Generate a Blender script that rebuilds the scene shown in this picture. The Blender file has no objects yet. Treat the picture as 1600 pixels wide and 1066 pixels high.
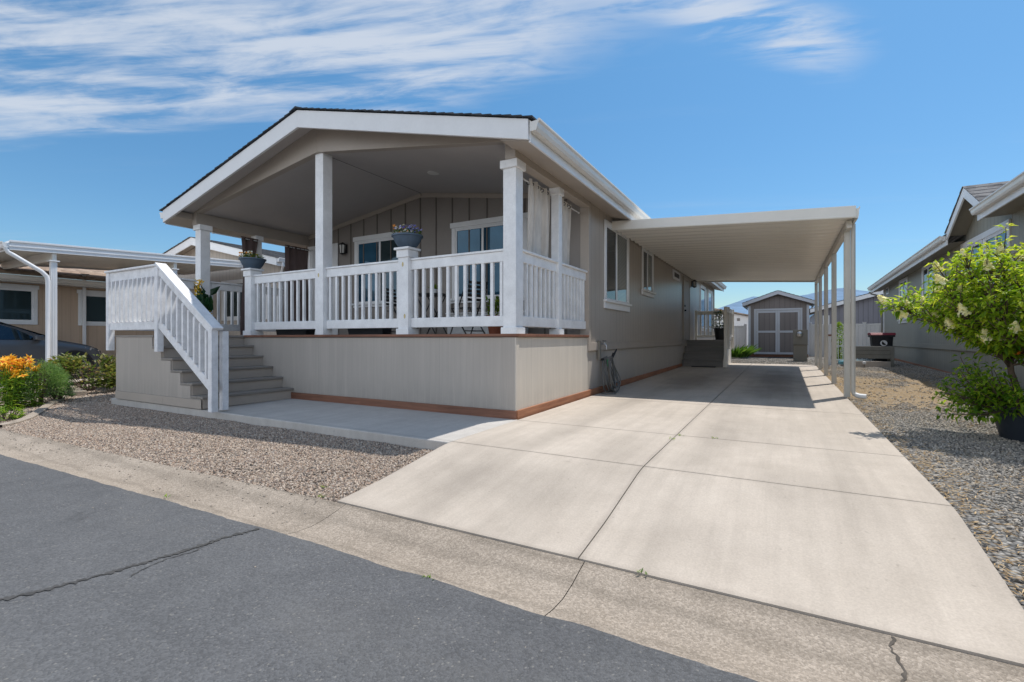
import bpy, math, random
from mathutils import Vector, Matrix, noise
random.seed(7)
S = bpy.context.scene
COL = S.collection
R = math.radians
rnd = random.uniform

# ------------------------------------------------------------------ world
SUN_DIR = Vector((.60, 1.03, 2.80)).normalized()          # towards the sun
ELEV = math.asin(SUN_DIR.z)
AZ = math.atan2(SUN_DIR.x, SUN_DIR.y)                      # clockwise from +Y

# ------------------------------------------------------------------ material helpers
def nn(nt, typ, **k):
    n = nt.nodes.new(typ)
    for a, v in k.items():
        setattr(n, a, v)
    return n
def new_mat(name):
    m = bpy.data.materials.new(name); m.use_nodes = True
    nt = m.node_tree
    b = nt.nodes['Principled BSDF']
    return m, nt, b
def lk(nt, a, b): nt.links.new(a, b)
def noise_tex(nt, vec, scale, detail=4, rough=.55, dist=0):
    n = nn(nt, 'ShaderNodeTexNoise'); n.inputs['Scale'].default_value = scale
    n.inputs['Detail'].default_value = detail; n.inputs['Roughness'].default_value = rough
    n.inputs['Distortion'].default_value = dist
    if vec is not None: lk(nt, vec, n.inputs['Vector'])
    return n.outputs['Fac']
def ramp(nt, fac, stops, interp='LINEAR'):
    r = nn(nt, 'ShaderNodeValToRGB'); r.color_ramp.interpolation = interp
    e = r.color_ramp.elements
    while len(e) < len(stops): e.new(.5)
    for i, (p, c) in enumerate(stops):
        e[i].position = p; e[i].color = (c[0], c[1], c[2], 1) if hasattr(c, '__len__') else (c, c, c, 1)
    lk(nt, fac, r.inputs['Fac'])
    return r.outputs['Color']
def mixc(nt, fac, a, b, mode='MIX'):
    m = nn(nt, 'ShaderNodeMix', data_type='RGBA', blend_type=mode)
    for sock, v in ((m.inputs[0], fac), (m.inputs[6], a), (m.inputs[7], b)):
        if isinstance(v, (int, float)): sock.default_value = v
        elif isinstance(v, tuple): sock.default_value = (v[0], v[1], v[2], 1)
        else: lk(nt, v, sock)
    return m.outputs[2]
def math_n(nt, op, a, b=None, c=None):
    m = nn(nt, 'ShaderNodeMath', operation=op)
    for i, v in enumerate((a, b, c)):
        if v is None: continue
        if isinstance(v, (int, float)): m.inputs[i].default_value = v
        else: lk(nt, v, m.inputs[i])
    return m.outputs[0]
def maprange(nt, v, a, b, c=0, d=1, smooth=True):
    m = nn(nt, 'ShaderNodeMapRange'); m.interpolation_type = 'SMOOTHSTEP' if smooth else 'LINEAR'
    m.inputs[1].default_value = a; m.inputs[2].default_value = b; m.inputs[3].default_value = c; m.inputs[4].default_value = d
    lk(nt, v, m.inputs[0]); return m.outputs[0]
def bump(nt, b, h, strength=.3, dist=.01, prev=None):
    n = nn(nt, 'ShaderNodeBump'); n.inputs['Strength'].default_value = strength; n.inputs['Distance'].default_value = dist
    lk(nt, h, n.inputs['Height'])
    if prev is not None: lk(nt, prev, n.inputs['Normal'])
    lk(nt, n.outputs[0], b.inputs['Normal']); return n.outputs[0]
def objco(nt): return nn(nt, 'ShaderNodeTexCoord').outputs['Object']
def geopos(nt): return nn(nt, 'ShaderNodeNewGeometry').outputs['Position']
def mapping(nt, vec, scale=(1, 1, 1), rot=(0, 0, 0)):
    m = nn(nt, 'ShaderNodeMapping'); m.inputs['Scale'].default_value = scale; m.inputs['Rotation'].default_value = rot
    lk(nt, vec, m.inputs['Vector']); return m.outputs[0]

def paint(name, col, rough=.5, var=.12, scale=3., bmp=.08, bscale=60, metallic=0, streak=False, spec=.4):
    """painted or plain surface with soft dirt variation"""
    m, nt, b = new_mat(name)
    co = geopos(nt)
    v1 = noise_tex(nt, mapping(nt, co, (1, 1, .25 if streak else 1)), scale, 5)
    v2 = noise_tex(nt, co, scale * 9, 3)
    f = math_n(nt, 'ADD', math_n(nt, 'MULTIPLY', v1, .7), math_n(nt, 'MULTIPLY', v2, .3))
    d = tuple(c * (1 - var) for c in col); l = tuple(min(c * (1 + var * .6), 1) for c in col)
    lk(nt, ramp(nt, f, [(.3, d), (.7, l)]), b.inputs['Base Color'])
    b.inputs['Roughness'].default_value = rough; b.inputs['Metallic'].default_value = metallic
    b.inputs['Specular IOR Level'].default_value = spec
    if bmp: bump(nt, b, noise_tex(nt, co, bscale, 2), bmp, .004)
    return m

def siding(name, col, axis, pitch=.2032, rough=.6, groove=.05, dark=.45, bs=.8):
    """vertical grooved panel siding: grooves along z every `pitch` along axis"""
    m, nt, b = new_mat(name)
    co = geopos(nt)
    s = nn(nt, 'ShaderNodeSeparateXYZ'); lk(nt, co, s.inputs[0])
    t = math_n(nt, 'FRACT', math_n(nt, 'MULTIPLY', math_n(nt, 'ADD', s.outputs['XYZ'.index(axis.upper())], 500.05), 1 / pitch))
    p = math_n(nt, 'PINGPONG', t, .5)
    g = maprange(nt, p, groove * .45, groove, 0, 1)
    st = (18, 18, .6)
    grain = noise_tex(nt, mapping(nt, co, st), 1.6, 6, .65)
    big = noise_tex(nt, co, .8, 3)
    f = math_n(nt, 'ADD', math_n(nt, 'MULTIPLY', grain, .5), math_n(nt, 'MULTIPLY', big, .5))
    base = ramp(nt, f, [(.3, tuple(c * .88 for c in col)), (.7, tuple(c * 1.07 for c in col))])
    # splash dirt towards the ground
    dirt = math_n(nt, 'MULTIPLY', maprange(nt, s.outputs[2], .1, .5, 1, 0), noise_tex(nt, co, 5, 5))
    base = mixc(nt, math_n(nt, 'MULTIPLY', dirt, .6), base, tuple(c * .6 for c in col))
    t2 = math_n(nt, 'PINGPONG', math_n(nt, 'FRACT', math_n(nt, 'MULTIPLY', math_n(nt, 'ADD', s.outputs['XYZ'.index(axis.upper())], 500.3), 1 / 1.2192)), .5)
    seam = maprange(nt, t2, .0015, .004, 0, 1)
    base = mixc(nt, g, tuple(c * dark for c in col), base)
    base = mixc(nt, seam, tuple(c * .8 for c in col), base)
    run = noise_tex(nt, mapping(nt, co, (7, 7, .25)), 1.1, 4, .6)
    base = mixc(nt, math_n(nt, 'MULTIPLY', maprange(nt, run, .5, .72), .16), base, tuple(c * 1.5 for c in col))
    lk(nt, base, b.inputs['Base Color']); b.inputs['Roughness'].default_value = rough
    b.inputs['Specular IOR Level'].default_value = .35
    n1 = bump(nt, b, g, bs, .008)
    bump(nt, b, grain, .25, .004, n1)
    return m

def concrete(name, c1, c2, broom=False, rough=.85, stains=.35, agg=0.):
    m, nt, b = new_mat(name)
    co = geopos(nt)
    big = noise_tex(nt, co, .55, 6, .6, .4)
    mid = noise_tex(nt, co, 4.5, 6, .65)
    fine = noise_tex(nt, co, 90, 3, .7)
    base = ramp(nt, math_n(nt, 'ADD', math_n(nt, 'MULTIPLY', big, .55), math_n(nt, 'MULTIPLY', mid, .45)), [(.32, c1), (.66, c2)])
    # drips and tyre shading
    st = ramp(nt, noise_tex(nt, mapping(nt, co, (1.6, .35, 1)), 1.3, 5, .6), [(.44, 0), (.72, 1)])
    base = mixc(nt, math_n(nt, 'MULTIPLY', st, stains), base, tuple(c * .62 for c in c1))
    sp = ramp(nt, noise_tex(nt, co, 23, 2, .5), [(.70, 0), (.76, 1)])
    base = mixc(nt, math_n(nt, 'MULTIPLY', sp, .35), base, tuple(c * .55 for c in c1))
    if broom:
        bs_ = noise_tex(nt, mapping(nt, co, (6, .22, 1), (0, 0, .06)), 1.4, 7, .72)
        base = mixc(nt, math_n(nt, 'MULTIPLY', ramp(nt, bs_, [(.38, 1), (.58, 0)]), .17), base, tuple(c * .60 for c in c1))
        sx = nn(nt, 'ShaderNodeSeparateXYZ'); lk(nt, co, sx.inputs[0])
        wob = math_n(nt, 'MULTIPLY', math_n(nt, 'SUBTRACT', noise_tex(nt, co, 1.1, 5, .65), .5), 1.3)
        for (ox, oy, rx, ry, am) in ((-1.75, 11.2, .62, 2.6, .50), (-.15, 12.4, .55, 3.2, .62), (-.1, 9.6, .6, 1.4, .35), (-1.9, 3.2, .8, .45, .22), (-2.1, 5.5, .20, 4.5, .16), (-.62, 5.2, .2, 4.5, .14), (.38, 5.4, .2, 4, .12), (-1.35, 4.4, .25, .7, .14), (-.3, 2.9, .35, .3, .12), (-.3, 5.9, .5, 1.1, .16), (.2, 3.9, .5, .5, .12)):
            dx = math_n(nt, 'MULTIPLY', math_n(nt, 'SUBTRACT', sx.outputs[0], ox), 1 / rx); dy = math_n(nt, 'MULTIPLY', math_n(nt, 'SUBTRACT', sx.outputs[1], oy), 1 / ry)
            dd = math_n(nt, 'SQRT', math_n(nt, 'ADD', math_n(nt, 'MULTIPLY', dx, dx), math_n(nt, 'MULTIPLY', dy, dy)))
            base = mixc(nt, math_n(nt, 'MULTIPLY', maprange(nt, math_n(nt, 'ADD', dd, wob), 1.25, .15), am), base, tuple(c * .30 for c in c1))
        # dirt along the joints
        for jx in (-.972,):
            base = mixc(nt, math_n(nt, 'MULTIPLY', maprange(nt, math_n(nt, 'ADD', math_n(nt, 'ABSOLUTE', math_n(nt, 'SUBTRACT', sx.outputs[0], jx)), math_n(nt, 'MULTIPLY', wob, .05)), .05, .0), .28), base, tuple(c * .45 for c in c1))
        for jy in (3.86, 5.2, 7.62, 2.46):
            base = mixc(nt, math_n(nt, 'MULTIPLY', maprange(nt, math_n(nt, 'ADD', math_n(nt, 'ABSOLUTE', math_n(nt, 'SUBTRACT', sx.outputs[1], jy)), math_n(nt, 'MULTIPLY', wob, .05)), .04, .0), .22), base, tuple(c * .45 for c in c1))
    base = mixc(nt, .13 if broom else .24, base, ramp(nt, fine, [(.3, .15), (.7, .95)]), 'OVERLAY')
    h = fine
    if agg:
        v = nn(nt, 'ShaderNodeTexVoronoi'); v.inputs['Scale'].default_value = 120; lk(nt, co, v.inputs['Vector'])
        hv = nn(nt, 'ShaderNodeSeparateColor'); lk(nt, v.outputs['Color'], hv.inputs[0])
        base = mixc(nt, agg, base, ramp(nt, hv.outputs[0], [(0, tuple(c * .45 for c in c1)), (.5, c1), (1, tuple(min(1, c * 1.5) for c in c2))]))
        h = math_n(nt, 'ADD', math_n(nt, 'MULTIPLY', v.outputs['Distance'], -.9), fine)
    if agg:      # silt lying along the flow line of the gutter
        sy = nn(nt, 'ShaderNodeSeparateXYZ'); lk(nt, co, sy.inputs[0])
        wv = math_n(nt, 'MULTIPLY', math_n(nt, 'SUBTRACT', noise_tex(nt, mapping(nt, co, (.8, 2, 1)), 1.6, 6, .7), .5), .34)
        yy = math_n(nt, 'ADD', sy.outputs[1], wv)
        for (yc, hw, am) in ((2.27, .075, .26), (2.45, .06, .34), (2.02, .05, .24)):
            base = mixc(nt, math_n(nt, 'MULTIPLY', maprange(nt, math_n(nt, 'ABSOLUTE', math_n(nt, 'SUBTRACT', yy, yc)), hw, .0), am), base, (.105, .088, .068))
    lk(nt, base, b.inputs['Base Color']); b.inputs['Roughness'].default_value = rough
    b.inputs['Specular IOR Level'].default_value = .25
    prev = bump(nt, b, h, .6 if agg else .25, .006)
    if broom:
        w = nn(nt, 'ShaderNodeTexWave'); w.wave_type = 'BANDS'; w.bands_direction = 'Y'
        w.inputs['Scale'].default_value = 55; w.inputs['Distortion'].default_value = 3; w.inputs['Detail'].default_value = 3
        lk(nt, co, w.inputs['Vector'])
        prev = bump(nt, b, w.outputs['Fac'], .12, .002, prev)
    return m

def asphalt_mat():
    m, nt, b = new_mat('asphalt')
    co = geopos(nt)
    big = noise_tex(nt, co, .5, 6, .6, .6)
    mid = noise_tex(nt, co, 5, 5, .6)
    v = nn(nt, 'ShaderNodeTexVoronoi'); v.inputs['Scale'].default_value = 115; lk(nt, co, v.inputs['Vector'])
    sc = nn(nt, 'ShaderNodeSeparateColor'); lk(nt, v.outputs['Color'], sc.inputs[0])
    base = ramp(nt, math_n(nt, 'ADD', math_n(nt, 'MULTIPLY', big, .6), math_n(nt, 'MULTIPLY', mid, .4)), [(.28, (.084, .086, .091)), (.72, (.138, .140, .145))])
    base = mixc(nt, .48, base, ramp(nt, sc.outputs[0], [(0, .24), (.6, .5), (1, .70)]), 'OVERLAY')
    wp = noise_tex(nt, mapping(nt, co, (.25, 1.1, 1)), 1.2, 6, .65, .5)
    base = mixc(nt, math_n(nt, 'MULTIPLY', ramp(nt, wp, [(.50, 0), (.68, 1)]), .30), base, (.165, .160, .152))
    chips = math_n(nt, 'GREATER_THAN', sc.outputs[1], .982)
    base = mixc(nt, math_n(nt, 'MULTIPLY', chips, .38), base, (.30, .285, .26))
    # scuffed bare patches
    pt = ramp(nt, noise_tex(nt, co, 1.1, 7, .75), [(.66, 0), (.74, 1)])
    base = mixc(nt, math_n(nt, 'MULTIPLY', pt, .45), base, (.036, .036, .038))
    lk(nt, base, b.inputs['Base Color']); b.inputs['Roughness'].default_value = .8
    b.inputs['Specular IOR Level'].default_value = .35
    h = math_n(nt, 'ADD', math_n(nt, 'MULTIPLY', v.outputs['Distance'], -1.), math_n(nt, 'MULTIPLY', noise_tex(nt, co, 60, 4), .8))
    bump(nt, b, h, .6, .007)
    return m

def gravel_mat(name, cols, scale=48, patch=None):
    m, nt, b = new_mat(name)
    co = geopos(nt)
    v = nn(nt, 'ShaderNodeTexVoronoi'); v.inputs['Scale'].default_value = scale; lk(nt, co, v.inputs['Vector'])
    sc = nn(nt, 'ShaderNodeSeparateColor'); lk(nt, v.outputs['Color'], sc.inputs[0])
    base = ramp(nt, sc.outputs[0], [(i / (len(cols) - 1), c) for i, c in enumerate(cols)])
    base = mixc(nt, ramp(nt, v.outputs['Distance'], [(.35, 0), (.75, .85)]), base, (.03, .027, .024))
    if patch:
        sx = nn(nt, 'ShaderNodeSeparateXYZ'); lk(nt, co, sx.inputs[0])
        st = math_n(nt, 'MULTIPLY', maprange(nt, math_n(nt, 'ABSOLUTE', math_n(nt, 'SUBTRACT', sx.outputs[1], 12.3)), 5.5, 1.5), maprange(nt, sx.outputs[0], 3.1, 2.3))
        pf = math_n(nt, 'ADD', noise_tex(nt, mapping(nt, co, (1, .45, 1)), .9, 7, .68), math_n(nt, 'MULTIPLY', st, .16))
        pf = ramp(nt, pf, [(.52, 0), (.66, 1)])
        base = mixc(nt, math_n(nt, 'MULTIPLY', pf, .6), base, ramp(nt, noise_tex(nt, co, 40, 4), [(.3, tuple(c * .7 for c in patch)), (.7, patch)]))
    lk(nt, base, b.inputs['Base Color']); b.inputs['Roughness'].default_value = .9
    b.inputs['Specular IOR Level'].default_value = .2
    bump(nt, b, v.outputs['Distance'], -.0 + .9, .02).node.invert = True
    return m

def stone_mat(name, cols):
    m, nt, b = new_mat(name)
    oi = nn(nt, 'ShaderNodeObjectInfo')
    base = ramp(nt, oi.outputs['Random'], [(i / (len(cols) - 1), c) for i, c in enumerate(cols)])
    base = mixc(nt, .3, base, ramp(nt, noise_tex(nt, objco(nt), 60, 4), [(.3, .2), (.7, .8)]), 'OVERLAY')
    lk(nt, base, b.inputs['Base Color']); b.inputs['Roughness'].default_value = .85
    b.inputs['Specular IOR Level'].default_value = .25
    return m

def leaf_mat(name, c1, c2, c3, trans=.35, rough=.45):
    """leaf faces coloured by the per-face attribute 'v'"""
    m, nt, b = new_mat(name)
    at = nn(nt, 'ShaderNodeAttribute'); at.attribute_name = 'v'
    base = ramp(nt, at.outputs['Fac'], [(0, c1), (.55, c2), (1, c3)])
    lk(nt, base, b.inputs['Base Color']); b.inputs['Roughness'].default_value = rough
    b.inputs['Specular IOR Level'].default_value = .35
    tr = nn(nt, 'ShaderNodeBsdfTranslucent'); lk(nt, mixc(nt, .5, base, mixc(nt, 1., base, (1.6, 1.5, .5), 'MULTIPLY')), tr.inputs['Color'])
    mx = nn(nt, 'ShaderNodeMixShader'); mx.inputs[0].default_value = trans
    lk(nt, b.outputs[0], mx.inputs[1]); lk(nt, tr.outputs[0], mx.inputs[2])
    lk(nt, mx.outputs[0], nt.nodes['Material Output'].inputs['Surface'])
    return m

def shingle_mat(name, c1, c2, cx=.3, cy=.14):
    m, nt, b = new_mat(name)
    co = geopos(nt)
    v = nn(nt, 'ShaderNodeTexVoronoi'); v.inputs['Scale'].default_value = 5.5; v.feature = 'F1'
    lk(nt, mapping(nt, co, (1.2, 1, 1.2)), v.inputs['Vector'])
    sc = nn(nt, 'ShaderNodeSeparateColor'); lk(nt, v.outputs['Color'], sc.inputs[0])
    f = math_n(nt, 'ADD', math_n(nt, 'MULTIPLY', sc.outputs[0], .5), math_n(nt, 'MULTIPLY', noise_tex(nt, co, 120, 3), .5))
    lk(nt, ramp(nt, f, [(.2, c1), (.8, c2)]), b.inputs['Base Color']); b.inputs['Roughness'].default_value = .9
    bump(nt, b, noise_tex(nt, co, 160, 2), .5, .005)
    return m

def glass_mat(name, tint=(.012, .018, .022), rough=.02, blinds=False, curtain=None):
    """window glass over a dim room, with blinds behind when asked"""
    m, nt, b = new_mat(name)
    co = geopos(nt)
    if blinds:
        s = nn(nt, 'ShaderNodeSeparateXYZ'); lk(nt, co, s.inputs[0])
        t = math_n(nt, 'PINGPONG', math_n(nt, 'MULTIPLY', s.outputs[2], 36), .5)
        lk(nt, ramp(nt, t, [(.1, tuple(c * .5 for c in blinds)), (.4, blinds)]), b.inputs['Base Color'])
    else:
        lk(nt, ramp(nt, noise_tex(nt, co, 1.3, 2), [(.35, tuple(c * .5 for c in tint)), (.7, tuple(c * 1.6 for c in tint))]), b.inputs['Base Color'])
    b.inputs['Roughness'].default_value = rough
    b.inputs['IOR'].default_value = 1.52
    b.inputs['Specular IOR Level'].default_value = .6
    b.inputs['Specular Tint'].default_value = (.50, .78, 1, 1)  # sky blue tinted into the reflections
    bump(nt, b, noise_tex(nt, co, 1.6, 1), .02, .02)
    return m

def fabric_mat(name, col, rough=.9):
    m, nt, b = new_mat(name)
    co = geopos(nt)
    n1 = noise_tex(nt, mapping(nt, co, (1, 1, .3)), 14, 4)
    lk(nt, ramp(nt, n1, [(.3, tuple(c * .8 for c in col)), (.7, tuple(min(c * 1.08, 1) for c in col))]), b.inputs['Base Color'])
    b.inputs['Roughness'].default_value = rough; b.inputs['Specular IOR Level'].default_value = .15
    bump(nt, b, noise_tex(nt, co, 320, 2), .3, .002)
    tr = nn(nt, 'ShaderNodeBsdfTranslucent'); tr.inputs['Color'].default_value = (*col, 1)
    mx = nn(nt, 'ShaderNodeMixShader'); mx.inputs[0].default_value = .25
    lk(nt, b.outputs[0], mx.inputs[1]); lk(nt, tr.outputs[0], mx.inputs[2])
    lk(nt, mx.outputs[0], nt.nodes['Material Output'].inputs['Surface'])
    return m

def wood_mat(name, c1, c2, along='X', rough=.65):
    m, nt, b = new_mat(name)
    co = geopos(nt)
    sc = {'X': (.7, 14, 14), 'Y': (14, .7, 14), 'Z': (14, 14, .7)}[along]
    g = noise_tex(nt, mapping(nt, co, sc), 2.2, 7, .65, .5)
    big = noise_tex(nt, co, 1.5, 3)
    lk(nt, ramp(nt, math_n(nt, 'ADD', math_n(nt, 'MULTIPLY', g, .65), math_n(nt, 'MULTIPLY', big, .35)), [(.3, c1), (.7, c2)]), b.inputs['Base Color'])
    b.inputs['Roughness'].default_value = rough
    bump(nt, b, g, .35, .005)
    return m

def pan_mat():
    m, nt, b = new_mat('carport_pan')
    co = geopos(nt)
    v = noise_tex(nt, mapping(nt, co, (.4, 3, 1)), 1.5, 4)
    base = ramp(nt, v, [(.3, (.86, .82, .75)), (.7, (.90, .87, .80))])
    st = ramp(nt, noise_tex(nt, co, 2.2, 6, .7), [(.58, 0), (.75, 1)])
    base = mixc(nt, math_n(nt, 'MULTIPLY', st, .18), base, (.42, .36, .28))
    lk(nt, base, b.inputs['Base Color']); b.inputs['Roughness'].default_value = .20; b.inputs['Specular IOR Level'].default_value = .6
    return m

# ------------------------------------------------------------------ mesh builder
class MB:
    def __init__(s): s.v = []; s.f = []; s.c = []
    def add(s, vs, fs, val=None):
        o = len(s.v); s.v += [tuple(p) for p in vs]
        for f in fs:
            s.f.append(tuple(i + o for i in f)); s.c.append(.5 if val is None else val)
        return s
    def box(s, x0, x1, y0, y1, z0, z1):
        x0, x1 = min(x0, x1), max(x0, x1); y0, y1 = min(y0, y1), max(y0, y1); z0, z1 = min(z0, z1), max(z0, z1)
        return s.add([(x0, y0, z0), (x1, y0, z0), (x1, y1, z0), (x0, y1, z0), (x0, y0, z1), (x1, y0, z1), (x1, y1, z1), (x0, y1, z1)],
                     [(0, 3, 2, 1), (4, 5, 6, 7), (0, 1, 5, 4), (1, 2, 6, 5), (2, 3, 7, 6), (3, 0, 4, 7)])
    def beam(s, p, q, w, h, up=(0, 0, 1)):
        """bar from p to q, w wide (sideways), h high (along up)"""
        p, q = Vector(p), Vector(q); d = (q - p).normalized(); u = Vector(up)
        side = d.cross(u).normalized(); u = side.cross(d).normalized()
        a = side * (w / 2); b = u * (h / 2)
        vs = [p - a - b, p + a - b, p + a + b, p - a + b, q - a - b, q + a - b, q + a + b, q - a + b]
        return s.add(vs, [(0, 1, 2, 3), (4, 7, 6, 5), (0, 4, 5, 1), (1, 5, 6, 2), (2, 6, 7, 3), (3, 7, 4, 0)])
    def prism(s, poly, axis, a0, a1):
        """polygon extruded along an axis; poly holds the two other coordinates in xyz order"""
        n = len(poly)
        def P(c, a):
            return {'x': (a, c[0], c[1]), 'y': (c[0], a, c[1]), 'z': (c[0], c[1], a)}[axis]
        vs = [P(c, a0) for c in poly] + [P(c, a1) for c in poly]
        fs = [tuple(range(n)), tuple(range(2 * n - 1, n - 1, -1))] + [(i, i + n, (i + 1) % n + n, (i + 1) % n) for i in range(n)]
        return s.add(vs, fs)
    def tube(s, pts, r, n=8, cap=True, val=None):
        pts = [Vector(p) for p in pts]; m = len(pts)
        rs = r if hasattr(r, '__len__') else [r] * m
        o = len(s.v); ref = Vector((0, 0, 1))
        prev = None
        for i, p in enumerate(pts):
            d = (pts[min(i + 1, m - 1)] - pts[max(i - 1, 0)])
            d = d.normalized() if d.length > 1e-9 else Vector((0, 0, 1))
            if prev is None:
                a = d.cross(Vector((1, 0, 0)) if abs(d.x) < .9 else Vector((0, 1, 0))).normalized()
            else:
                a = prev - d * prev.dot(d)
                a = a.normalized() if a.length > 1e-6 else d.orthogonal().normalized()
            prev = a; b = d.cross(a)
            for k in range(n):
                t = 2 * math.pi * k / n
                s.v.append(tuple(p + (a * math.cos(t) + b * math.sin(t)) * rs[i]))
        for i in range(m - 1):
            for k in range(n):
                s.f.append((o + i * n + k, o + i * n + (k + 1) % n, o + (i + 1) * n + (k + 1) % n, o + (i + 1) * n + k)); s.c.append(.5 if val is None else val)
        if cap:
            s.f.append(tuple(o + k for k in reversed(range(n)))); s.c.append(.5)
            s.f.append(tuple(o + (m - 1) * n + k for k in range(n))); s.c.append(.5)
        return s
    def lathe(s, prof, c, n=28):
        """profile of (r, z) turned about a vertical axis at c"""
        o = len(s.v); m = len(prof)
        for r, z in prof:
            for k in range(n):
                t = 2 * math.pi * k / n
                s.v.append((c[0] + r * math.cos(t), c[1] + r * math.sin(t), c[2] + z))
        for i in range(m - 1):
            for k in range(n):
                s.f.append((o + i * n + k, o + i * n + (k + 1) % n, o + (i + 1) * n + (k + 1) % n, o + (i + 1) * n + k)); s.c.append(.5)
        s.f.append(tuple(o + k for k in reversed(range(n)))); s.c.append(.5)
        s.f.append(tuple(o + (m - 1) * n + k for k in range(n))); s.c.append(.5)
        return s
    def quad(s, a, b, c, d, val=None): return s.add([a, b, c, d], [(0, 1, 2, 3)], val)
    def leaf(s, p, d, up, L, W, fold=.25, droop=.2, val=None):
        """one pointed leaf folded along its midrib"""
        p = Vector(p); d = Vector(d).normalized(); u = Vector(up)
        side = d.cross(u)
        side = side.normalized() if side.length > 1e-4 else d.orthogonal().normalized()
        u = side.cross(d).normalized()
        m1 = p + d * (L * .45) - u * (droop * L * .12); t = p + d * L - u * (droop * L * .5)
        l = p + d * (L * .42) + side * (W / 2) + u * (fold * W * .5); r = p + d * (L * .42) - side * (W / 2) + u * (fold * W * .5)
        if val is None: val = random.random()
        s.add([p, l, m1, r, t], [(0, 2, 1), (0, 3, 2), (1, 2, 4), (2, 3, 4)], val)
    def build(s, name, mat, parent=None, origin=None, smooth=False, bevel=0, attr=False):
        org = Vector(origin) if origin is not None else (Vector(WORLD[parent]) if parent is not None and parent in WORLD else Vector((0, 0, 0)))
        me = bpy.data.meshes.new(name)
        me.from_pydata([(x - org.x, y - org.y, z - org.z) for x, y, z in s.v], [], s.f)
        me.validate(); me.update()
        if attr and len(me.polygons) == len(s.c):
            a = me.attributes.new('v', 'FLOAT', 'FACE'); a.data.foreach_set('value', s.c)
        me.materials.append(mat)
        if smooth:
            me.polygons.foreach_set('use_smooth', [True] * len(me.polygons))
            if smooth != 'all': me.set_sharp_from_angle(angle=R(40))
        o = bpy.data.objects.new(name, me); COL.objects.link(o)
        WORLD[o] = tuple(org)
        if parent is not None:
            o.parent = parent; o.location = org - Vector(WORLD[parent])
        else: o.location = org
        if bevel:
            b = o.modifiers.new('bevel', 'BEVEL'); b.width = bevel; b.segments = 2; b.limit_method = 'ANGLE'; b.angle_limit = R(40)
            b.harden_normals = False
        return o
WORLD = {}
def tag(o, label=None, cat=None, group=None, kind=None):
    if label: o['label'] = label
    if cat: o['category'] = cat
    if group: o['group'] = group
    if kind: o['kind'] = kind
    return o
def thing(name, loc, label, cat, group=None):
    o = bpy.data.objects.new(name, None); COL.objects.link(o); o.location = loc; o.empty_display_size = .2
    WORLD[o] = tuple(loc)
    return tag(o, label, cat, group)
def dup(o, dloc, parent=None):
    """copy of one object and its children, moved by dloc"""
    c = o.copy(); COL.objects.link(c)
    WORLD[c] = tuple(Vector(WORLD[o]) + Vector(dloc))
    if parent is not None: c.parent = parent
    if parent is None or parent is o.parent: c.location = o.location + Vector(dloc)
    else: c.location = Vector(WORLD[c]) - Vector(WORLD[parent])
    for ch in list(o.children):
        k = ch.copy(); COL.objects.link(k); k.parent = c
        WORLD[k] = tuple(Vector(WORLD[ch]) + Vector(dloc))
        for g in list(ch.children):
            q = g.copy(); COL.objects.link(q); q.parent = k; WORLD[q] = tuple(Vector(WORLD[g]) + Vector(dloc))
    return c
def lerp(a, b, t): return a + (b - a) * t
def smooth01(t): t = max(0, min(1, t)); return t * t * (3 - 2 * t)
def pl(x, pts):
    for (a, va), (b, vb) in zip(pts, pts[1:]):
        if x <= b: return lerp(va, vb, max(0, (x - a) / (b - a)))
    return pts[-1][1]

# ------------------------------------------------------------------ materials
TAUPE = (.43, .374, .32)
M = {}
M['siding_x'] = siding('siding_x', TAUPE, 'y', dark=.70, rough=.34)
M['siding_y'] = siding('siding_y', TAUPE, 'x')
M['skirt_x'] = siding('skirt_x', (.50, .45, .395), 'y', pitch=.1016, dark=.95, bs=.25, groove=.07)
M['skirt_sunlit'] = siding('skirt_sunlit', (.66, .60, .52), 'y', pitch=.1016, dark=.95, bs=.25, groove=.07)  # same skirting, sunlight on the porch side put into a brighter colour
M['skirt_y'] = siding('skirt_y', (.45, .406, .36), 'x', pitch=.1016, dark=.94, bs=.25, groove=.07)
M['taupe'] = paint('taupe', TAUPE, .55, .08, 2)
M['batten'] = paint('batten', (.15, .13, .115), .7, .1, 5)  # shadow lines of the battens put into a darker paint
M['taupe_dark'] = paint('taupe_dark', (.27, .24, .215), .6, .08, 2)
M['ceiling'] = paint('ceiling', (.50, .465, .445), .6, .07, 1.2, .15, 40)
M['white'] = paint('white_trim', (.78, .78, .78), .45, .06, 3, .06, 40)
M['rail'] = paint('rail_paint', (.86, .86, .86), .5, .15, 6, .15, 30)
M['rail_old'] = paint('rail_paint_worn', (.83, .83, .84), .6, .20, 9, .25, 30)
M['gutter_w'] = paint('gutter_white', (.72, .70, .66), .35, .08, 2, .03, 40)
M['carport'] = paint('carport_enamel', (.78, .745, .68), .4, .05, 1.5, .03, 30)
M['pan'] = pan_mat()
M['carport_post'] = paint('carport_post', (.60, .57, .51), .4, .10, 3, .04, 30)
M['shingle'] = shingle_mat('shingle', (.020, .026, .036), (.075, .085, .10))
M['shingle_grey'] = shingle_mat('shingle_grey', (.055, .055, .06), (.17, .165, .165))
M['shingle_tan'] = shingle_mat('shingle_tan', (.25, .18, .13), (.5, .38, .29))
M['redwood'] = wood_mat('redwood', (.11, .045, .026), (.30, .135, .08), 'X')
M['redwood_y'] = wood_mat('redwood_y', (.20, .065, .03), (.50, .23, .12), 'Y')
M['tread'] = wood_mat('tread', (.19, .17, .15), (.34, .31, .275), 'Y')
M['deckboard'] = wood_mat('deckboard', (.20, .18, .16), (.33, .30, .27), 'X')
M['step_dark'] = wood_mat('step_dark', (.13, .125, .12), (.21, .20, .19), 'X')
M['glass'] = glass_mat('glass')
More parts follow.
